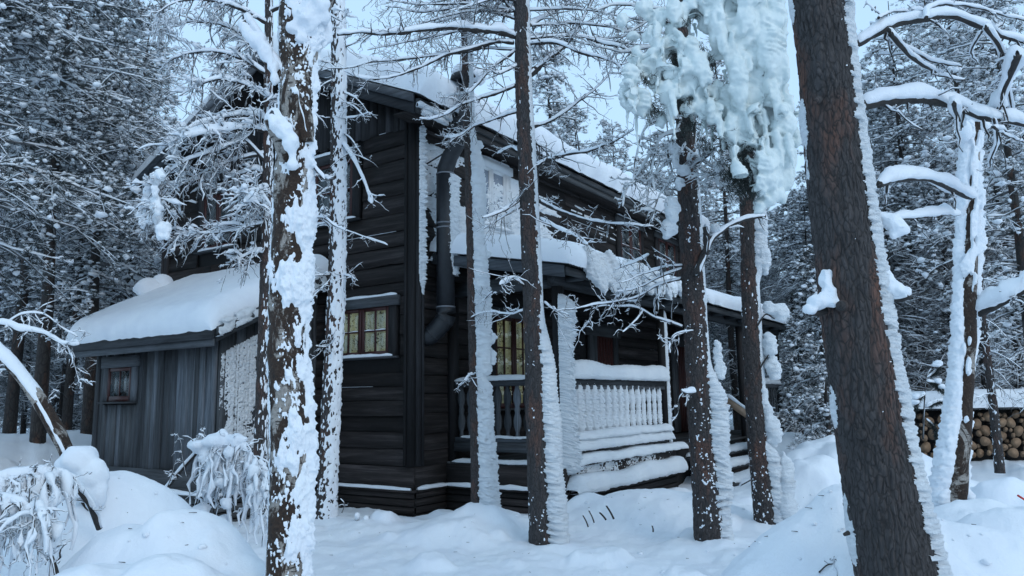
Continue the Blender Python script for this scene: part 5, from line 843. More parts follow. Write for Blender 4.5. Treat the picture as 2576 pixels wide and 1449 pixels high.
def ice_mass():
    rg = np.random.default_rng(8); D_ = 7.5; k = 0.4166 * D_ / FD; g = Geo(); c = lambda x, y, d: atv(1516 + x * 0.4166, y * 0.4166, d)
    for i, (x, y, a, b) in enumerate(IB):
        s = max(a, b) * k; d = D_ - 0.10 - 0.28 * min(1, max(a, b) / 120) + rg.uniform(-0.06, 0.12); blobs(g, [c(x, y, d)], np.array([[a * k * 0.95, max(0.05, min(a * k, 0.16)), b * k * 1.2]]), 3, 0.2, i, 1.3)
        if s > 0.09:                                            # smaller bulges budding from it
            for _ in range(2): q = rg.normal(size=3); q /= np.linalg.norm(q); blobs(g, [c(x, y, d) + q * np.array([a * k, 0.12, b * k]) * 0.85], np.array([[0.045, 0.045, 0.07]]) * rg.uniform(0.6, 1.3), 2, 0.2, i)
    for _ in range(80):                                          # hanging tongues of rime
        x, y = rg.choice([700, 760, 820, 890, 930, 1000, 1050, 1100, 620, 560, 240, 160, 400, 330]) + rg.normal() * 18, rg.uniform(250, 1000); L_ = rg.uniform(0.14, 0.36); w_ = rg.uniform(0.028, 0.055)
        if x < 600 and y > 650: y -= 350
        q = c(x, y, D_ - rg.uniform(0.15, 0.42)); t = np.linspace(0, 1, 7); blobs(g, q + RIGHT * (t * L_ * 0.12)[:, None] - ZU * (t * L_)[:, None], np.stack([w_ * (1 - 0.45 * t), w_ * (1 - 0.45 * t) * 0.9, np.full(7, L_ * 0.17)], -1), 2, 0.1, 3)
    V, N, F = remesh(g, 0.0155, smooth=2)
    sl_ = vn(np.stack([V @ RIGHT * 7, V @ FWD * 7, V[:, 2] * 46 + (V @ RIGHT) * 14], -1), 9); fn_ = fbm(V * 26, 2, 4); fi = vn(V * 70, 6); hang = sst(0.5, 0.62, fbm(V * np.array([3, 3, 1.5]), 2, 15))
    V = V + N * ((sl_ - 0.5) * 0.05 * hang + (fn_ - 0.5) * 0.032 + (fi - 0.5) * 0.008)[:, None]; V[:, 2] -= 0.02 * hang * sl_; V = V - N * (0.10 * sst(0.50, 0.68, fbm(V * np.array([5.5, 5.5, 2.4]), 3, 33)))[:, None]
    g = Geo(); g.add(V, *F); im = put(g, 'ice_mass', MT['ice'], pe); im['label'] = 'bulging grey-white ice mass smothering the upper branches'
    g = Geo()
    for i, (x, y, a, b) in enumerate(IB2): blobs(g, [c(x, y, D_ + 0.35 + 0.05 * (i % 3))], np.array([[a * k * 1.1, a * k * 0.8, b * k * 1.05]]), 3, 0.25, 50 + i, 1.8)
    V, N, F = remesh(g, 0.016); V = V + N * ((vn(V * np.array([10, 10, 36]), 3) - 0.5) * 0.04)[:, None]; g = Geo(); g.add(V, *F); o = put(g, 'rime_chunk', MT['rime'], pe); o['kind'] = 'stuff'
    IC = [(740, 420, 130), (575, 540, 70), (655, 730, 210), (150, 650, 130), (205, 650, 290), (365, 560, 130), (620, 720, 140), (535, 690, 110), (885, 1040, 100), (410, 620, 170), (430, 660, 90), (525, 120, 140), (560, 140, 100), (545, 200, 130), (720, 500, 90), (600, 740, 80), (990, 840, 90), (780, 900, 110), (835, 950, 60), (270, 660, 120), (170, 620, 60), (1030, 700, 120), (700, 760, 60), (520, 330, 110), (120, 160, 50), (290, 230, 80), (1150, 880, 60), (1000, 1230, 50)]
    for i, (x, y, l) in enumerate(IC):
        t = np.linspace(0, 1, 12); p = c(x, y, D_ - 0.22 + 0.2 * ((i * 7) % 5) / 5) - ZU * (t[:, None] * l * k) + P3(0.01 * np.sin(t * 5 + i), 0.01 * np.cos(t * 4 + i), 0); g = Geo(); g.tube(p, 0.02 * (1 - t) ** 0.8 * (1 + 0.3 * np.sin(t * 24 + i)) + 0.002, 7); put(g, 'icicle', MT['ice'], pe, im)
    g = Geo(); rg = np.random.default_rng(4); pos = []; 
    for x, y, n, s in [(330, 650, 30, 40), (480, 590, 40, 40), (690, 230, 12, 20), (520, 330, 40, 60), (840, 1000, 70, 50), (880, 1130, 60, 40), (540, 760, 40, 50), (700, 880, 40, 60), (250, 480, 15, 20), (930, 830, 25, 40), (480, 60, 40, 60), (660, 360, 10, 20), (420, 350, 20, 30), (800, 1040, 60, 60)]: pos += [c(x + rg.normal() * s, y + rg.normal() * s, D_ + rg.uniform(-0.34, 0.1)) for _ in range(n)]
    pos = np.array(pos); tufts(g, pos, np.tile([0, 0, -0.6], (len(pos), 1)), 16, 0.085, 0.006, 5, 0.7); o = put(g, 'needles', MT['needle'], pe, smooth=False); o['kind'] = 'stuff'
    for i, L in enumerate([[(1715, 300), (1660, 300), (1620, 330), (1600, 400), (1590, 470)], [(1712, 330), (1660, 350), (1640, 420), (1645, 480)], [(1715, 300), (1680, 380), (1690, 440), (1655, 500), (1640, 560)], [(1725, 360), (1700, 400), (1665, 420), (1630, 470), (1610, 520)], [(1722, 370), (1790, 420), (1820, 400)], [(1722, 430), (1770, 400), (1800, 370)], [(1880, 500), (1850, 450), (1830, 480)], [(1880, 470), (1840, 430), (1800, 440), (1760, 450)], [(1700, 60), (1640, 50), (1580, 80), (1520, 60)], [(1705, 120), (1640, 120), (1570, 130), (1510, 120)], [(1700, 30), (1620, 20), (1560, 10), (1490, 30)], [(1640, 380), (1610, 430), (1575, 480), (1565, 520)]]):
        limb(pe, L, (8.3, 7.75), 0.016, 0.004, 0.05, 230 + i, 14, (0.1, 0.35), sub=2, gaps=0.1, droop=0.5, tth=0.03, smat='rime')
ice_mass()
# ------------------------------------------------------------------ snowed-under shrubs, fallen birch
def hang(root, arch, dh, n, seed, lmin, lmax, th=0.03, lump=0.5, out=0.35, r=0.006, k=9):
    """twigs weeping from an arching stem, each with its sleeve of snow"""
    rg = np.random.default_rng(seed); g = Geo(); s = Geo()
    for i in range(n):
        p0 = arch[rg.integers(int(len(arch) * 0.15), len(arch))]; a = rg.uniform(0, 2 * np.pi); o = np.array([math.cos(a), math.sin(a), 0]) * rg.uniform(0.1, 1) * out; L = rg.uniform(lmin, lmax); t = np.linspace(0, 1, 14)[:, None]
        p = p0 + o * L * (1 - (1 - t) ** 2) - ZU * L * (t ** rg.uniform(1.2, 2.2)) * rg.uniform(0.5, 1) + ZU * 0.10 * L * t * (1 - t) * 4; p = p + (np.stack([fbm(p * 7 + j * 5 + i, 2, seed + j) for j in range(3)], -1) - 0.5) * (0.08 * t + 0.12 * L * t); rr = np.linspace(r, 0.0022, 14); g.tube(p, rr, 4, False)
        w_ = np.clip(vn(p * 11 + i, seed + 3) * 2.4 - 0.85, 0.0, 1) * th * rg.uniform(0.5, 1.5) * np.sin(np.linspace(0.3, 3.0, 14)) ** 0.5 + 0.003; V, F = tube(p + ZU * 0.004 - FWD * 0.002 + RIGHT * w_[:, None] * 0.5, w_, k); V = V + (np.stack([vn(V * 45 + q, seed) for q in (0, 7, 13)], -1) - 0.5) * 0.02; s.add(V, F)
        for p2, q2 in twig_paths(p, rr, 3, rg, 0.05, 0.18, droop=0.7): g.tube(p2, q2, 3, False); snow_tube(s, p2, q2, 0.018, 5, seed, 0.2, 25)
        if rg.random() < lump: j = rg.integers(3, 13); blobs(s, [p[j]], np.array([[1, 1, 1.3]]) * th * rg.uniform(0.9, 2.2), 2, 0.5, i, 2.2)
    b = put(g, 'twigs', MT['twig'], root, smooth=False); b['kind'] = 'stuff'; c = put(s, 'twig_snow', MT['snow'], root); c['kind'] = 'stuff'
D_ = 6.6
b1 = empty('weeping_shrub', (*atv(520, 1330, D_)[:2], 0.3), 'shrub bowed under a cap of snow, its twigs weeping before the annex corner', 'shrub')
A1 = limb(b1, [(395, 1265), (430, 1215), (470, 1165), (510, 1125), (550, 1112), (595, 1122), (630, 1150), (655, 1190), (668, 1230)], (D_, D_ - 0.1), 0.022, 0.006, 0.085, 301, 8, (0.1, 0.3), gaps=0.05, droop=0.4, n=80, freq=4); hang(b1, A1[20:], D_, 64, 302, 0.25, 0.75, 0.022)
A2 = limb(b1, [(480, 1330), (500, 1240), (540, 1170), (590, 1140)], D_ + 0.2, 0.016, 0.006, 0.05, 303, 8, (0.1, 0.3), droop=0.4, n=50); hang(b1, A2[20:], D_, 30, 304, 0.2, 0.6, 0.02)
g = Geo()
for i, (x, y, a, b) in enumerate([(500, 1118, 0.10, 0.06), (545, 1108, 0.12, 0.07), (595, 1112, 0.09, 0.07), (560, 1095, 0.05, 0.05), (525, 1150, 0.07, 0.08), (505, 1285, 0.08, 0.07), (560, 1310, 0.07, 0.05), (600, 1200, 0.07, 0.05), (520, 1215, 0.07, 0.08)]): 
    blobs(g, [atv(x, y, D_ - 0.05)], np.array([[a, a, b]]), 3, 0.25, i, 1.8)
V, N, F = remesh(g, 0.018, smooth=2); V = V + N * ((fbm(V * 13, 3, 5) - 0.5) * 0.05)[:, None]; g = Geo(); g.add(V, *F); put(g, 'snow_cap', MT['snow'], b1)['kind'] = 'stuff'
for i, L in enumerate([[(470, 1200), (462, 1170), (455, 1120), (442, 1090)], [(420, 1230), (432, 1190), (438, 1160)], [(520, 1120), (512, 1100), (498, 1092)]]): limb(b1, L, D_ - 0.1, 0.007, 0.003, 0.02, 310 + i, 3, (0.04, 0.12))
D_ = 5.6
b2 = empty('fallen_birch', (*atv(240, 1330, D_)[:2], 0.3), 'leaning snow-topped birch stem rising out of the drift at the left edge', 'tree')
P, r = trunk_path([(-60, 835, 17), (0, 893, 18), (60, 955, 19), (110, 1025, 20), (150, 1100, 20), (185, 1170, 21), (225, 1240, 24), (250, 1330, 28), (262, 1420, 30)], D_, 160)
bark_trunk(b2, P, r, 'birch_bark', 33, 40, 0.004, (9, 9, 7), knob=0.012); s = Geo(); snow_tube(s, P[:95], r[:95] * 0.9, 0.075, 13, 5, 0.12, 7, 0.75); put(s, 'trunk_snow', MT['snow'], b2)
g = Geo(); blobs(g, [atv(x, y, D_ - 0.1) for x, y, a, b in ((200, 1158, 0, 0), (172, 1170, 0, 0), (232, 1195, 0, 0), (215, 1225, 0, 0), (245, 1240, 0, 0))], np.array([[0.13, 0.13, 0.1], [0.09, 0.1, 0.08], [0.11, 0.1, 0.12], [0.08, 0.1, 0.1], [0.06, 0.08, 0.12]]), 3, 0.15, 7, 1.5); V, N, F = remesh(g, 0.02); V = V + N * ((fbm(V * 14, 2, 3) - 0.5) * 0.03)[:, None]; g = Geo(); g.add(V, *F); put(g, 'snow_cap', MT['snow'], b2)
limb(b2, [(125, 1025), (122, 1000), (135, 985)], D_, 0.008, 0.004, 0.02, 320, 2, (0.03, 0.08)); limb(b2, [(60, 945), (30, 930), (-30, 935)], D_, 0.012, 0.006, 0.04, 321, 3, (0.05, 0.15))
D_ = 4.9
b3 = empty('ice_sleeved_shrub', (*atv(60, 1560, D_)[:2], 0.2), 'shrub with drooping ice-sleeved twigs in the bottom left corner', 'shrub')
A3 = limb(b3, [(250, 1330), (225, 1270), (190, 1225), (140, 1200), (80, 1195), (0, 1205), (-70, 1225)], (D_ + 0.4, D_ - 0.2), 0.020, 0.008, 0.12, 330, 8, (0.06, 0.2), gaps=0.0, droop=0.4, n=80, freq=3); hang(b3, A3[25:], D_, 62, 331, 0.2, 0.7, 0.022, 0.5, 0.5)
A4 = limb(b3, [(150, 1480), (130, 1400), (90, 1300), (40, 1260), (-40, 1260)], D_ - 0.4, 0.014, 0.005, 0.05, 332, 8, (0.08, 0.25), droop=0.4, n=60); hang(b3, A4[20:], D_, 40, 333, 0.15, 0.55, 0.022, 0.5, 0.5)
D_ = 7.2
b4 = empty('arching_twig', (*atv(180, 1000, D_)[:2], 0.9), 'thin snow-lined branch arching in from the left edge before the annex eave', 'branch')
limb(b4, [(-60, 830), (0, 815), (50, 830), (110, 840), (150, 862), (180, 870), (200, 868)], D_, 0.016, 0.005, 0.07, 340, 10, (0.1, 0.35), gaps=0.1, droop=0.3); limb(b4, [(20, 812), (60, 790), (110, 790), (160, 830), (195, 850)], D_ + 0.1, 0.010, 0.004, 0.04, 341, 12, (0.1, 0.4), droop=0.5); limb(b4, [(120, 845), (170, 880), (190, 930), (200, 960)], D_, 0.008, 0.003, 0.04, 342, 12, (0.08, 0.3), droop=0.7)
# ------------------------------------------------------------------ woodpile
def woodpile():
    rg = np.random.default_rng(14); D_ = 17.5; W_ = 3.3; H_ = 1.08; O_ = atv(2310, 1080, D_); O_[2] = 0.15; circ = []
    for rr in (0.125, 0.105, 0.09, 0.075, 0.06, 0.048):
        for _ in range(900):
            q = rg.uniform(0, W_), rg.uniform(0, H_); R_ = rr * rg.uniform(0.9, 1.05)
            if q[0] - R_ > 0 and q[1] - R_ > 0 and q[1] + R_ < H_ and all((q[0] - a) ** 2 + (q[1] - b) ** 2 > (R_ + c - 0.004) ** 2 for a, b, c in circ): circ.append((*q, R_))
    ms = []
    for v in range(3):
        k = 14; a = np.arange(k) * 2 * np.pi / k; rad = 1 + 0.09 * np.sin(a * 2 + v) + 0.06 * np.sin(a * 3 + 2 * v); ring_ = np.stack([np.zeros(k), np.cos(a) * rad, np.sin(a) * rad], -1); V = np.vstack([ring_ * 0.97 + [0, 0, 0], ring_ + [0.02, 0, 0], ring_ + [0.9, 0, 0]]); g = Geo(); g.add(V, [list(range(k))[::-1]], gridF(3, k, True)); me = g.mesh('log'); me.materials.append(MT['log_end']); me.materials.append(MT['far_bark'])
        mi = np.ones(len(me.polygons), np.int32); mi[0] = 0; me.polygons.foreach_set('material_index', mi); ms.append(me)
    az = math.atan2(FWD[1], FWD[0])
    for i, (x, z, R_) in enumerate(circ):
        o = bpy.data.objects.new('firewood_log', ms[i % 3]); SC.collection.objects.link(o); p = O_ + RIGHT * x + ZU * z + FWD * rg.uniform(-0.06, 0.06); o.location = p; o.rotation_euler = (rg.uniform(0, 6.28), 0, az); o.scale = (1, R_, R_); tag(o, 'cut round end of a log in the stacked woodpile behind the snowy birch', 'log', 'logs stacked in the woodpile')
    g = Geo(); c = O_ + FWD * 0.45; P = [c + RIGHT * a + FWD * b + ZU * z for z in (H_ + 0.03, H_ + 0.07) for a, b in ((-0.25, -0.6), (W_ + 0.3, -0.6), (W_ + 0.3, 0.6), (-0.25, 0.6))]; g.add(P, BOXF); cv = empty('woodpile_cover', c, 'board roof with a thick slab of snow over the woodpile', 'roof'); put(g, 'cover_board', MT['grey_h_x'], cv, smooth=False)
    slab(cv, P[4] - FWD * 0.05 - RIGHT * 0.05, RIGHT, FWD, W_ + 0.65, 1.3, 0.40, 'cover_snow', 90, 30, 44, 0.14, 0.02, 0.1)
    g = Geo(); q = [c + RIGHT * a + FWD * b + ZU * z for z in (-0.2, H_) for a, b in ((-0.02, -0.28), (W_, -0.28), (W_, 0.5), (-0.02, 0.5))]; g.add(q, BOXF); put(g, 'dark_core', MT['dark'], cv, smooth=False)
woodpile()
# ------------------------------------------------------------------ small things in the snow
for i, (x, y, x2, y2, d, lb) in enumerate([(1466, 1296, 1476, 1318, 8.6, 'dark twig stub poking out of the snow, leftmost of the four by the porch'), (1481, 1284, 1491, 1307, 8.8, 'curved dark twig stub, second from left of the four by the porch'), (1508, 1289, 1520, 1303, 8.9, 'short thick dark twig stub, third of the four by the porch'), (1525, 1272, 1539, 1297, 8.9, 'longest dark twig stub, rightmost of the four by the porch'), (1862, 1222, 1892, 1205, 9.6, 'brown stick leaning out of the snow between the two right-hand pines'), (1640, 1322, 1642, 1334, 8.4, 'tiny dark twig in the snow below the porch drift')]):
    a, b = atv(x, y, d), atv(x2, y2, d); b = b + (b - a) * 0.35; g = Geo(); n = 8; t = np.linspace(0, 1, n)[:, None]; p = a + (b - a) * t + RIGHT * 0.006 * np.sin(t * 3); g.tube(p, np.linspace(0.008, 0.010, n) * (1.3 if i in (2, 3) else 0.9), 6); e = empty('twig_stub', b, lb, 'twig'); put(g, 'stem', MT['twig'], e)
    g = Geo(); blobs(g, [a + ZU * 0.008], np.array([[0.014, 0.014, 0.012]]), 1, 0.3, i); put(g, 'snow_tip', MT['snow'], e)
e = empty('red_marker_stick', atv(2571, 1254, 6.0), 'small red stick end in the snow at the right edge', 'stick'); g = Geo(); g.tube([atv(2560, 1246, 6.0), atv(2590, 1265, 6.0)], [0.008, 0.008], 6); put(g, 'stick', MT['red_stick'], e)
e = empty('snow_capped_twig', atv(905, 1310, 9.8), 'small bare twig with round snow caps at the foot of the gable wall', 'twig'); 
for i, L in enumerate([[(905, 1330), (908, 1312), (925, 1296)], [(893, 1305), (902, 1318), (908, 1326)], [(860, 1290), (868, 1268), (858, 1255)], [(908, 1315), (920, 1312)]]): limb(e, L, 9.75, 0.006, 0.003, 0.02, 350 + i, 2, (0.03, 0.08), name='stem')
g = Geo(); blobs(g, [atv(899, 1297, 9.7), atv(921, 1304, 9.7), atv(908, 1318, 9.7)], np.array([[0.035, 0.03, 0.04]] * 3), 2, 0.2, 4); o = put(g, 'snow_cap', MT['snow'], e); o['kind'] = 'stuff'
e = empty('twig_tuft', atv(2090, 1425, 4.2), 'dark bare twigs curling out of the drift beside the leaning pine', 'twig')
for i, L in enumerate([[(2060, 1440), (2085, 1420), (2125, 1424)], [(2080, 1445), (2095, 1432), (2128, 1440)], [(2100, 1440), (2106, 1425), (2130, 1412)]]): limb(e, L, 4.1, 0.005, 0.002, 0.0, 360 + i, 3, (0.03, 0.09), name='stem')
# ------------------------------------------------------------------ forest
def make_pine(name, seed, H, lo, spread, step=0.36, per=5, r0=0.13, blob=0.075, tuf=3, dead=0.5, droop=0.5, snowy=0.75, twigk=9, top=0.25, fine=1.0):
    """snow-loaded pine: trunk, frosted limbs, needles, snow clods; returns the root with its parts"""
    rg = np.random.default_rng(seed); root = bpy.data.objects.new(name, None); SC.collection.objects.link(root); root.empty_display_size = 0.2
    n = 26; z = np.linspace(-0.4, H, n); P = P3(0.18 * (fbm(P3(z * 0.25, seed), 2, seed) - 0.5) * 2, 0.18 * (fbm(P3(z * 0.25, seed + 9), 2, seed) - 0.5) * 2, z); r = r0 * (1 - z / H * 0.93).clip(0.05, 1.05); g = Geo(); g.tube(P, r, 10); g.obj('trunk', MT['far_bark'], root, True)
    L = Geo(); S = Geo(); N = Geo(); tp = []; td = []; bp = []; bs = []
    zz = 0.12 * H
    while zz < H - 0.15:
        live = zz > lo * H; u = (zz / H - lo) / (1 - lo) if live else 0
        Lm = spread * (top + (1 - top) * (1 - u) ** 0.8) * min(1, 0.55 + 2.2 * u) if live else spread * 0.6 * dead
        for k in range(per if live else max(1, int(per * dead * 0.8))):
            az = rg.uniform(0, 2 * np.pi); l = Lm * rg.uniform(0.6, 1.15); d = np.array([math.cos(az), math.sin(az), 0]); t = np.linspace(0, 1, 7); i = np.interp(zz, z, np.arange(n)); c = P[int(i)]; c = np.array([c[0], c[1], zz + rg.uniform(-0.15, 0.15)])
            rise = rg.uniform(0.1, 0.5) * (0.4 + u) - droop * 0.3; p = c + d * (t * l)[:, None] + ZU * (l * (rise * t - droop * 0.6 * t ** 2))[:, None] + (np.stack([vn(P3(t * 3, k + seed, zz * 3 + j * 7), seed) for j in range(3)], -1) - 0.5) * 0.30 * l * t[:, None]
            rb = np.linspace(0.014 + 0.008 * l, 0.004, 7); L.tube(p, rb, 4, False); snow_tube(S, p[1:], rb[1:], 0.045 * snowy, 5, seed + k, 0.4, 3)
            nt_ = int(twigk * (0.5 + l / spread) * fine)
            for j in range(nt_):
                q = rg.uniform(0.2, 1.0); a = az + rg.choice([-1, 1]) * rg.uniform(0.3, 1.7); l2 = l * rg.uniform(0.14, 0.34) * (1.15 - 0.4 * q) + 0.08; d2 = np.array([math.cos(a), math.sin(a), rg.uniform(-0.7, 0.7)]); b0 = np.array([np.interp(q, t, p[:, m]) for m in range(3)]); t2 = np.linspace(0, 1, 4)
                p2 = b0 + d2 * (t2 * l2)[:, None] - ZU * (droop * 0.4 * l2 * t2 ** 2)[:, None]; L.tube(p2, np.linspace(0.008, 0.004, 4), 3, False); snow_tube(S, p2, np.linspace(0.007, 0.005, 4), rg.uniform(0.005, 0.04) * snowy, 5, j, 0.1, 9)
                if live:
                    for m in range(tuf): v = rg.uniform(0.3, 1.0); pp = b0 + d2 * l2 * v - ZU * droop * 0.4 * l2 * v * v + rg.normal(size=3) * 0.03; tp.append(pp); (rg.random() < 0.45 * snowy) and (bp.append(pp + ZU * 0.03), bs.append(list(blob * rg.uniform(0.25, 0.62) * np.array([rg.uniform(0.8, 1.6), rg.uniform(0.8, 1.6), 0.75])))); td.append(d2 * 0.7 + np.array([0, 0, rg.uniform(-0.2, 0.4)])); 
                    if rg.random() < snowy: bp.append(p2[-1] + ZU * 0.03 + rg.normal(size=3) * 0.03); sz = blob * min(0.9, 0.42 * math.exp(rg.normal() * 0.55)); bs.append([sz * rg.uniform(0.8, 1.6), sz * rg.uniform(0.8, 1.6), sz * rg.uniform(0.6, 1.0)])
                    if rg.random() < snowy * 0.8: bp.append((p2[1] + p2[2]) / 2 + ZU * 0.035); sz = blob * rg.uniform(0.25, 0.6); bs.append([sz * 1.3, sz * 1.3, sz * 0.8])
                else:
                    for m in range(2): e = p2[-1 - m]; q3 = e + rg.normal(size=3) * 0.16; L.tube([e, (e + q3) / 2 + rg.normal(size=3) * 0.02, q3], [0.005, 0.004, 0.003], 3, False)
        zz += step * rg.uniform(0.7, 1.3) * (1 if live else 1.2)
    L.obj('limbs', MT['frost_twig'], root); tp = np.array(tp); td = np.array(td); h = rg.random(len(tp)) < 0.5
    tufts(N, tp[h], td[h], 12, 0.11, 0.010, seed, 0.6); N.obj('needles', MT['needle'], root); N2 = Geo(); tufts(N2, tp[~h], td[~h], 9, 0.10, 0.009, seed + 1, 0.6); N2.obj('frosted_needles', MT['frost_needle'], root)
    blobs(S, bp, np.array(bs), 1, 0.6, seed, 3.0); S.obj('snow_load', MT['snow'], root, True)
    print(name, [(c.name, len(c.data.polygons)) for c in root.children])
    for c in root.children: c['kind'] = 'stuff' if c.name.split('.')[0] != 'trunk' else 'part'
    for c in root.children:
        if c.get('kind') == 'part': del c['kind']
    return root
USED = set()
def plant(proto, xy, rz, sc, label, cat, group, lift=0.0):
    if proto.name in USED:
        r = proto.copy(); SC.collection.objects.link(r)
        for ch in proto.children: c = ch.copy(); SC.collection.objects.link(c); c.parent = r
    else: r = proto; USED.add(proto.name)
    r.location = (xy[0], xy[1], float(gz(xy[0], xy[1])) - 0.05 + lift); r.rotation_euler = (0, 0, rz); r.scale = (sc[0], sc[0], sc[1]) if isinstance(sc, tuple) else (sc,) * 3; tag(r, label, cat, group); return r
T1 = make_pine('forest_pine', 101, 12.5, 0.22, 2.2, per=5); T2 = make_pine('forest_pine', 102, 13.5, 0.38, 2.0, per=5, dead=0.8); T3 = make_pine('forest_pine', 103, 11.0, 0.10, 1.8, per=5, step=0.33, droop=0.8)
T4 = make_pine('young_pine', 104, 4.2, 0.12, 0.95, per=5, step=0.26, r0=0.05, blob=0.06, droop=0.7); T5 = make_pine('frosted_thicket_pine', 105, 9.0, 0.72, 1.7, per=5, step=0.26, r0=0.09, dead=1.3, twigk=11)
T6 = make_pine('overhanging_pine', 106, 12.0, 0.30, 2.6, dead=0.25, per=6, step=0.28, blob=0.058, tuf=4, twigk=13)
rgF = np.random.default_rng(77)
def ixy(x, d): p = atv(x, 1000, d); return p[:2]
LL, LR = 'snow-laden pine in the dense forest left of the cabin', 'snow-dusted pine in the forest behind the porch and woodpile'
NEAR = [(T6, -120, 10.5, 1.0, 'pine with heavy dark boughs reaching in at the upper left edge', None), (T6, 95, 14.5, 1.05, 'broad snow-loaded pine standing left of the annex eave', None), (T3, 312, 19.0, 1.07, 'conical frosted pine rising just left of the cabin roof', None), (T1, 215, 16.0, 1.0, LL, 'left forest pines'), (T2, 30, 17.0, 1.05, LL, 'left forest pines'), (T1, -40, 20, 1.1, LL, 'left forest pines'), (T3, 420, 25.0, 0.9, LL, 'left forest pines'), (T2, 160, 22, 1.1, LL, 'left forest pines'), (T1, 380, 28, 1.05, LL, 'left forest pines'), (T2, 270, 25, 1.1, LL, 'left forest pines'), (T3, 120, 27, 1.1, LL, 'left forest pines'), (T1, 500, 34, 1.05, LL, 'left forest pines')]
for i, (t, x, d, s, lb, gr) in enumerate(NEAR): plant(t, ixy(x, d), i * 1.7, s, lb, 'pine', gr)
k = 0
for d in (18, 22, 27, 32, 38, 45):
    for x in np.arange(-260, 430 if d < 30 else 620, 2576 * 2.6 / d * 0.28):
        if rgF.random() < 0.25: continue
        t = (T1, T2, T3, T5, T5)[rgF.integers(5)]; q = ixy(x + rgF.normal() * 30, d * rgF.uniform(0.93, 1.07))
        if q[0] > -2.6 and q[1] < 7.2: continue
        plant(t, q, rgF.uniform(0, 6.3), rgF.uniform(0.75, 1.12), LL if d < 25 else 'distant snowy pine in the back rows of the forest left of the cabin', 'pine', 'left forest pines' if d < 25 else 'left back-row pines'); k += 1
RIGHTS = [(T3, 1395, 26, 1.3, 'dark pine whose top shows behind the cabin roof, right of the stove pipe', None), (T1, 1465, 31, 1.15, LR, 'right forest pines'), (T3, 2175, 21, 1.08, 'narrow frosted pine top just right of the leaning pine', None), (T1, 2330, 20, 1.0, LR, 'right forest pines'), (T1, 2480, 18.5, 1.1, LR, 'right forest pines'), (T2, 2560, 22, 1.1, LR, 'right forest pines'), (T3, 2250, 26, 1.15, LR, 'right forest pines'), (T1, 2600, 15.0, 1.0, LR, 'right forest pines'), (T2, 1560, 30, 0.95, LR, 'right forest pines'), (T3, 1640, 33, 1.05, LR, 'right forest pines')]
for i, (t, x, d, s, lb, gr) in enumerate(RIGHTS): plant(t, ixy(x, d), i * 2.1 + 0.5, s, lb, 'pine', gr)
for d in (20, 24, 29, 35, 42):
    for x in np.arange(1480 if d > 30 else 1660, 2760, 2576 * 2.6 / d * 0.24):
        if rgF.random() < 0.2: continue
        t = (T1, T2, T3, T5, T5, T5)[rgF.integers(6)]; q = ixy(x + rgF.normal() * 30, d * rgF.uniform(0.93, 1.07)); s = rgF.uniform(0.74, 0.92) if x < 2250 else rgF.uniform(0.7, 1.0)
        if -1 < q[0] < 13.5 and -3.5 < q[1] < 8: continue
        plant(t, q, rgF.uniform(0, 6.3), s, LR if d < 26 else 'distant snowy pine in the back rows of the forest beyond the porch', 'pine', 'right forest pines' if d < 26 else 'right back-row pines'); k += 1
for x in np.arange(620, 1560, 130): plant((T1, T2, T3)[rgF.integers(3)], ixy(x + rgF.normal() * 30, rgF.uniform(46, 58)), rgF.uniform(0, 6.3), rgF.uniform(0.75, 0.95), 'distant pine far behind the cabin roof', 'pine', 'pines far behind the cabin')
plant(T4, ixy(2075, 14.5), 1.0, 0.95, 'young pine with white-tipped drooping branches, left of the leaning pine', 'pine', None); plant(T4, ixy(2010, 17.0), 2.4, 0.8, 'young snowy pine just past the end of the porch', 'pine', None)
# slim pole pine and the sapling before the woodpile
D_ = 13.0
pp, P, r = near_tree('pole_pine_tree', [(2455, 560, 7), (2472, 800, 8.5), (2490, 950, 9.5), (2505, 1080, 10.5), (2516, 1190, 12)], D_, 'slim bare-stemmed pine standing in front of the woodpile', n=120); bark_trunk(pp, P, r, 'pine_bark_red', 40, 24, 0.006, (14, 14, 6)); shell(pp, P, r, fleck_fn(141, 0.64, 0.012, 26), 13, 40, stuff=True, mat='snow', name='snow_flecks')
for i, (y, dx, dy) in enumerate([(800, 70, 60), (850, -60, 30), (880, 90, 50), (920, 70, 70), (760, -50, 40), (960, 50, 45), (700, 60, 20), (990, -40, 10), (830, 40, 70)]): x = np.interp(y, [560, 800, 950, 1080, 1190], [2455, 2472, 2490, 2505, 2516]); limb(pp, [(x, y), (x + dx * 0.5, y + dy * 0.35), (x + dx, y + dy)], (D_, D_ - 0.3), 0.012, 0.004, 0.025, 400 + i, 8, (0.15, 0.5), sub=2, droop=0.3)
D_ = 7.4
sp1 = empty('pine_sapling', (*atv(2325, 1085, D_)[:2], 0.9), 'small pine sapling with snow-loaded sprays in front of the woodpile', 'sapling')
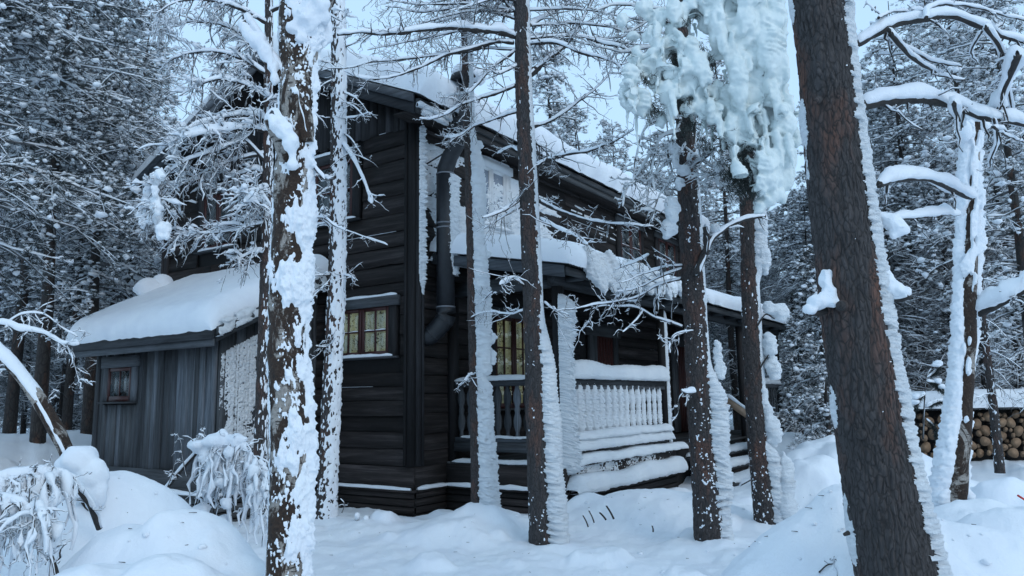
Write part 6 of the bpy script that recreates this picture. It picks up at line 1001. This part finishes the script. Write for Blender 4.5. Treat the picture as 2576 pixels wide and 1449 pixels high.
for i, L in enumerate([[(2322, 1105), (2324, 1050), (2326, 1000), (2332, 955), (2345, 925)], [(2332, 960), (2355, 965), (2372, 985)], [(2328, 990), (2310, 1005), (2302, 1030)], [(2328, 1025), (2350, 1015), (2378, 1012)], [(2332, 950), (2352, 935), (2362, 925)], [(2330, 1055), (2348, 1075), (2352, 1100)]]):
    PP = limb(sp1, L, D_, 0.010 if i == 0 else 0.006, 0.004, 0.02 if i == 0 else 0.06, 420 + i, 0, name='stem', gaps=0.0); 
    if i: g = Geo(); t_ = PP[5:]; tufts(g, np.repeat(t_, 3, 0), np.repeat(np.gradient(t_, axis=0) * 20 - ZU * 0.5, 3, 0), 10, 0.05, 0.004, i, 0.6); o = put(g, 'needles', MT['needle'], sp1, smooth=False); o['kind'] = 'stuff'
    if i in (1, 2, 4): g = Geo(); blobs(g, [PP[-4] + ZU * 0.04, PP[-10] + ZU * 0.05], np.array([[0.045, 0.045, 0.03], [0.04, 0.04, 0.03]]), 2, 0.4, i, 2); o = put(g, 'snow_cap', MT['snow'], sp1); o['kind'] = 'stuff'
build_ground()
# ------------------------------------------------------------------ clods fallen from the branches, needle litter
def litter():
    rg = np.random.default_rng(91); g = Geo(); n = Geo(); P = []
    for _ in range(150):
        x, y = rg.uniform(250, 2500), rg.uniform(1240, 1448); p = None
        for d in np.linspace(4.2, 12, 60):
            q = atv(x, y, d)
            if q[2] < float(gz(q[0], q[1])): p = q; break
        if p is not None and not (p[0] > -0.1 and -2.3 < p[1] < 6.5): P.append(p)
    P = np.array(P); z = gz(P[:, 0], P[:, 1]); P[:, 2] = z; k = rg.random(len(P)) < 0.5
    s = 0.008 + 0.022 * rg.random(k.sum()) ** 3; blobs(g, P[k] + ZU * 0.003, np.stack([s, s, s * 0.7], -1), 2, 0.5, 7, 2.0); tag(g.obj('snow_clods', MT['snow'], None, True), 'small clods of fallen snow scattered over the drifts', 'snow', kind='stuff')
    for p in P[~k]: a = rg.uniform(0, 6.28); d = np.array([math.cos(a), math.sin(a), 0.15]) * rg.uniform(0.015, 0.05); n.tube([p + ZU * 0.004, p + d], [0.0025, 0.0015], 3, False)
    tag(n.obj('needle_litter', MT['twig'], None), 'dark needles and bark bits lying on the snow', 'litter', kind='stuff')
litter()
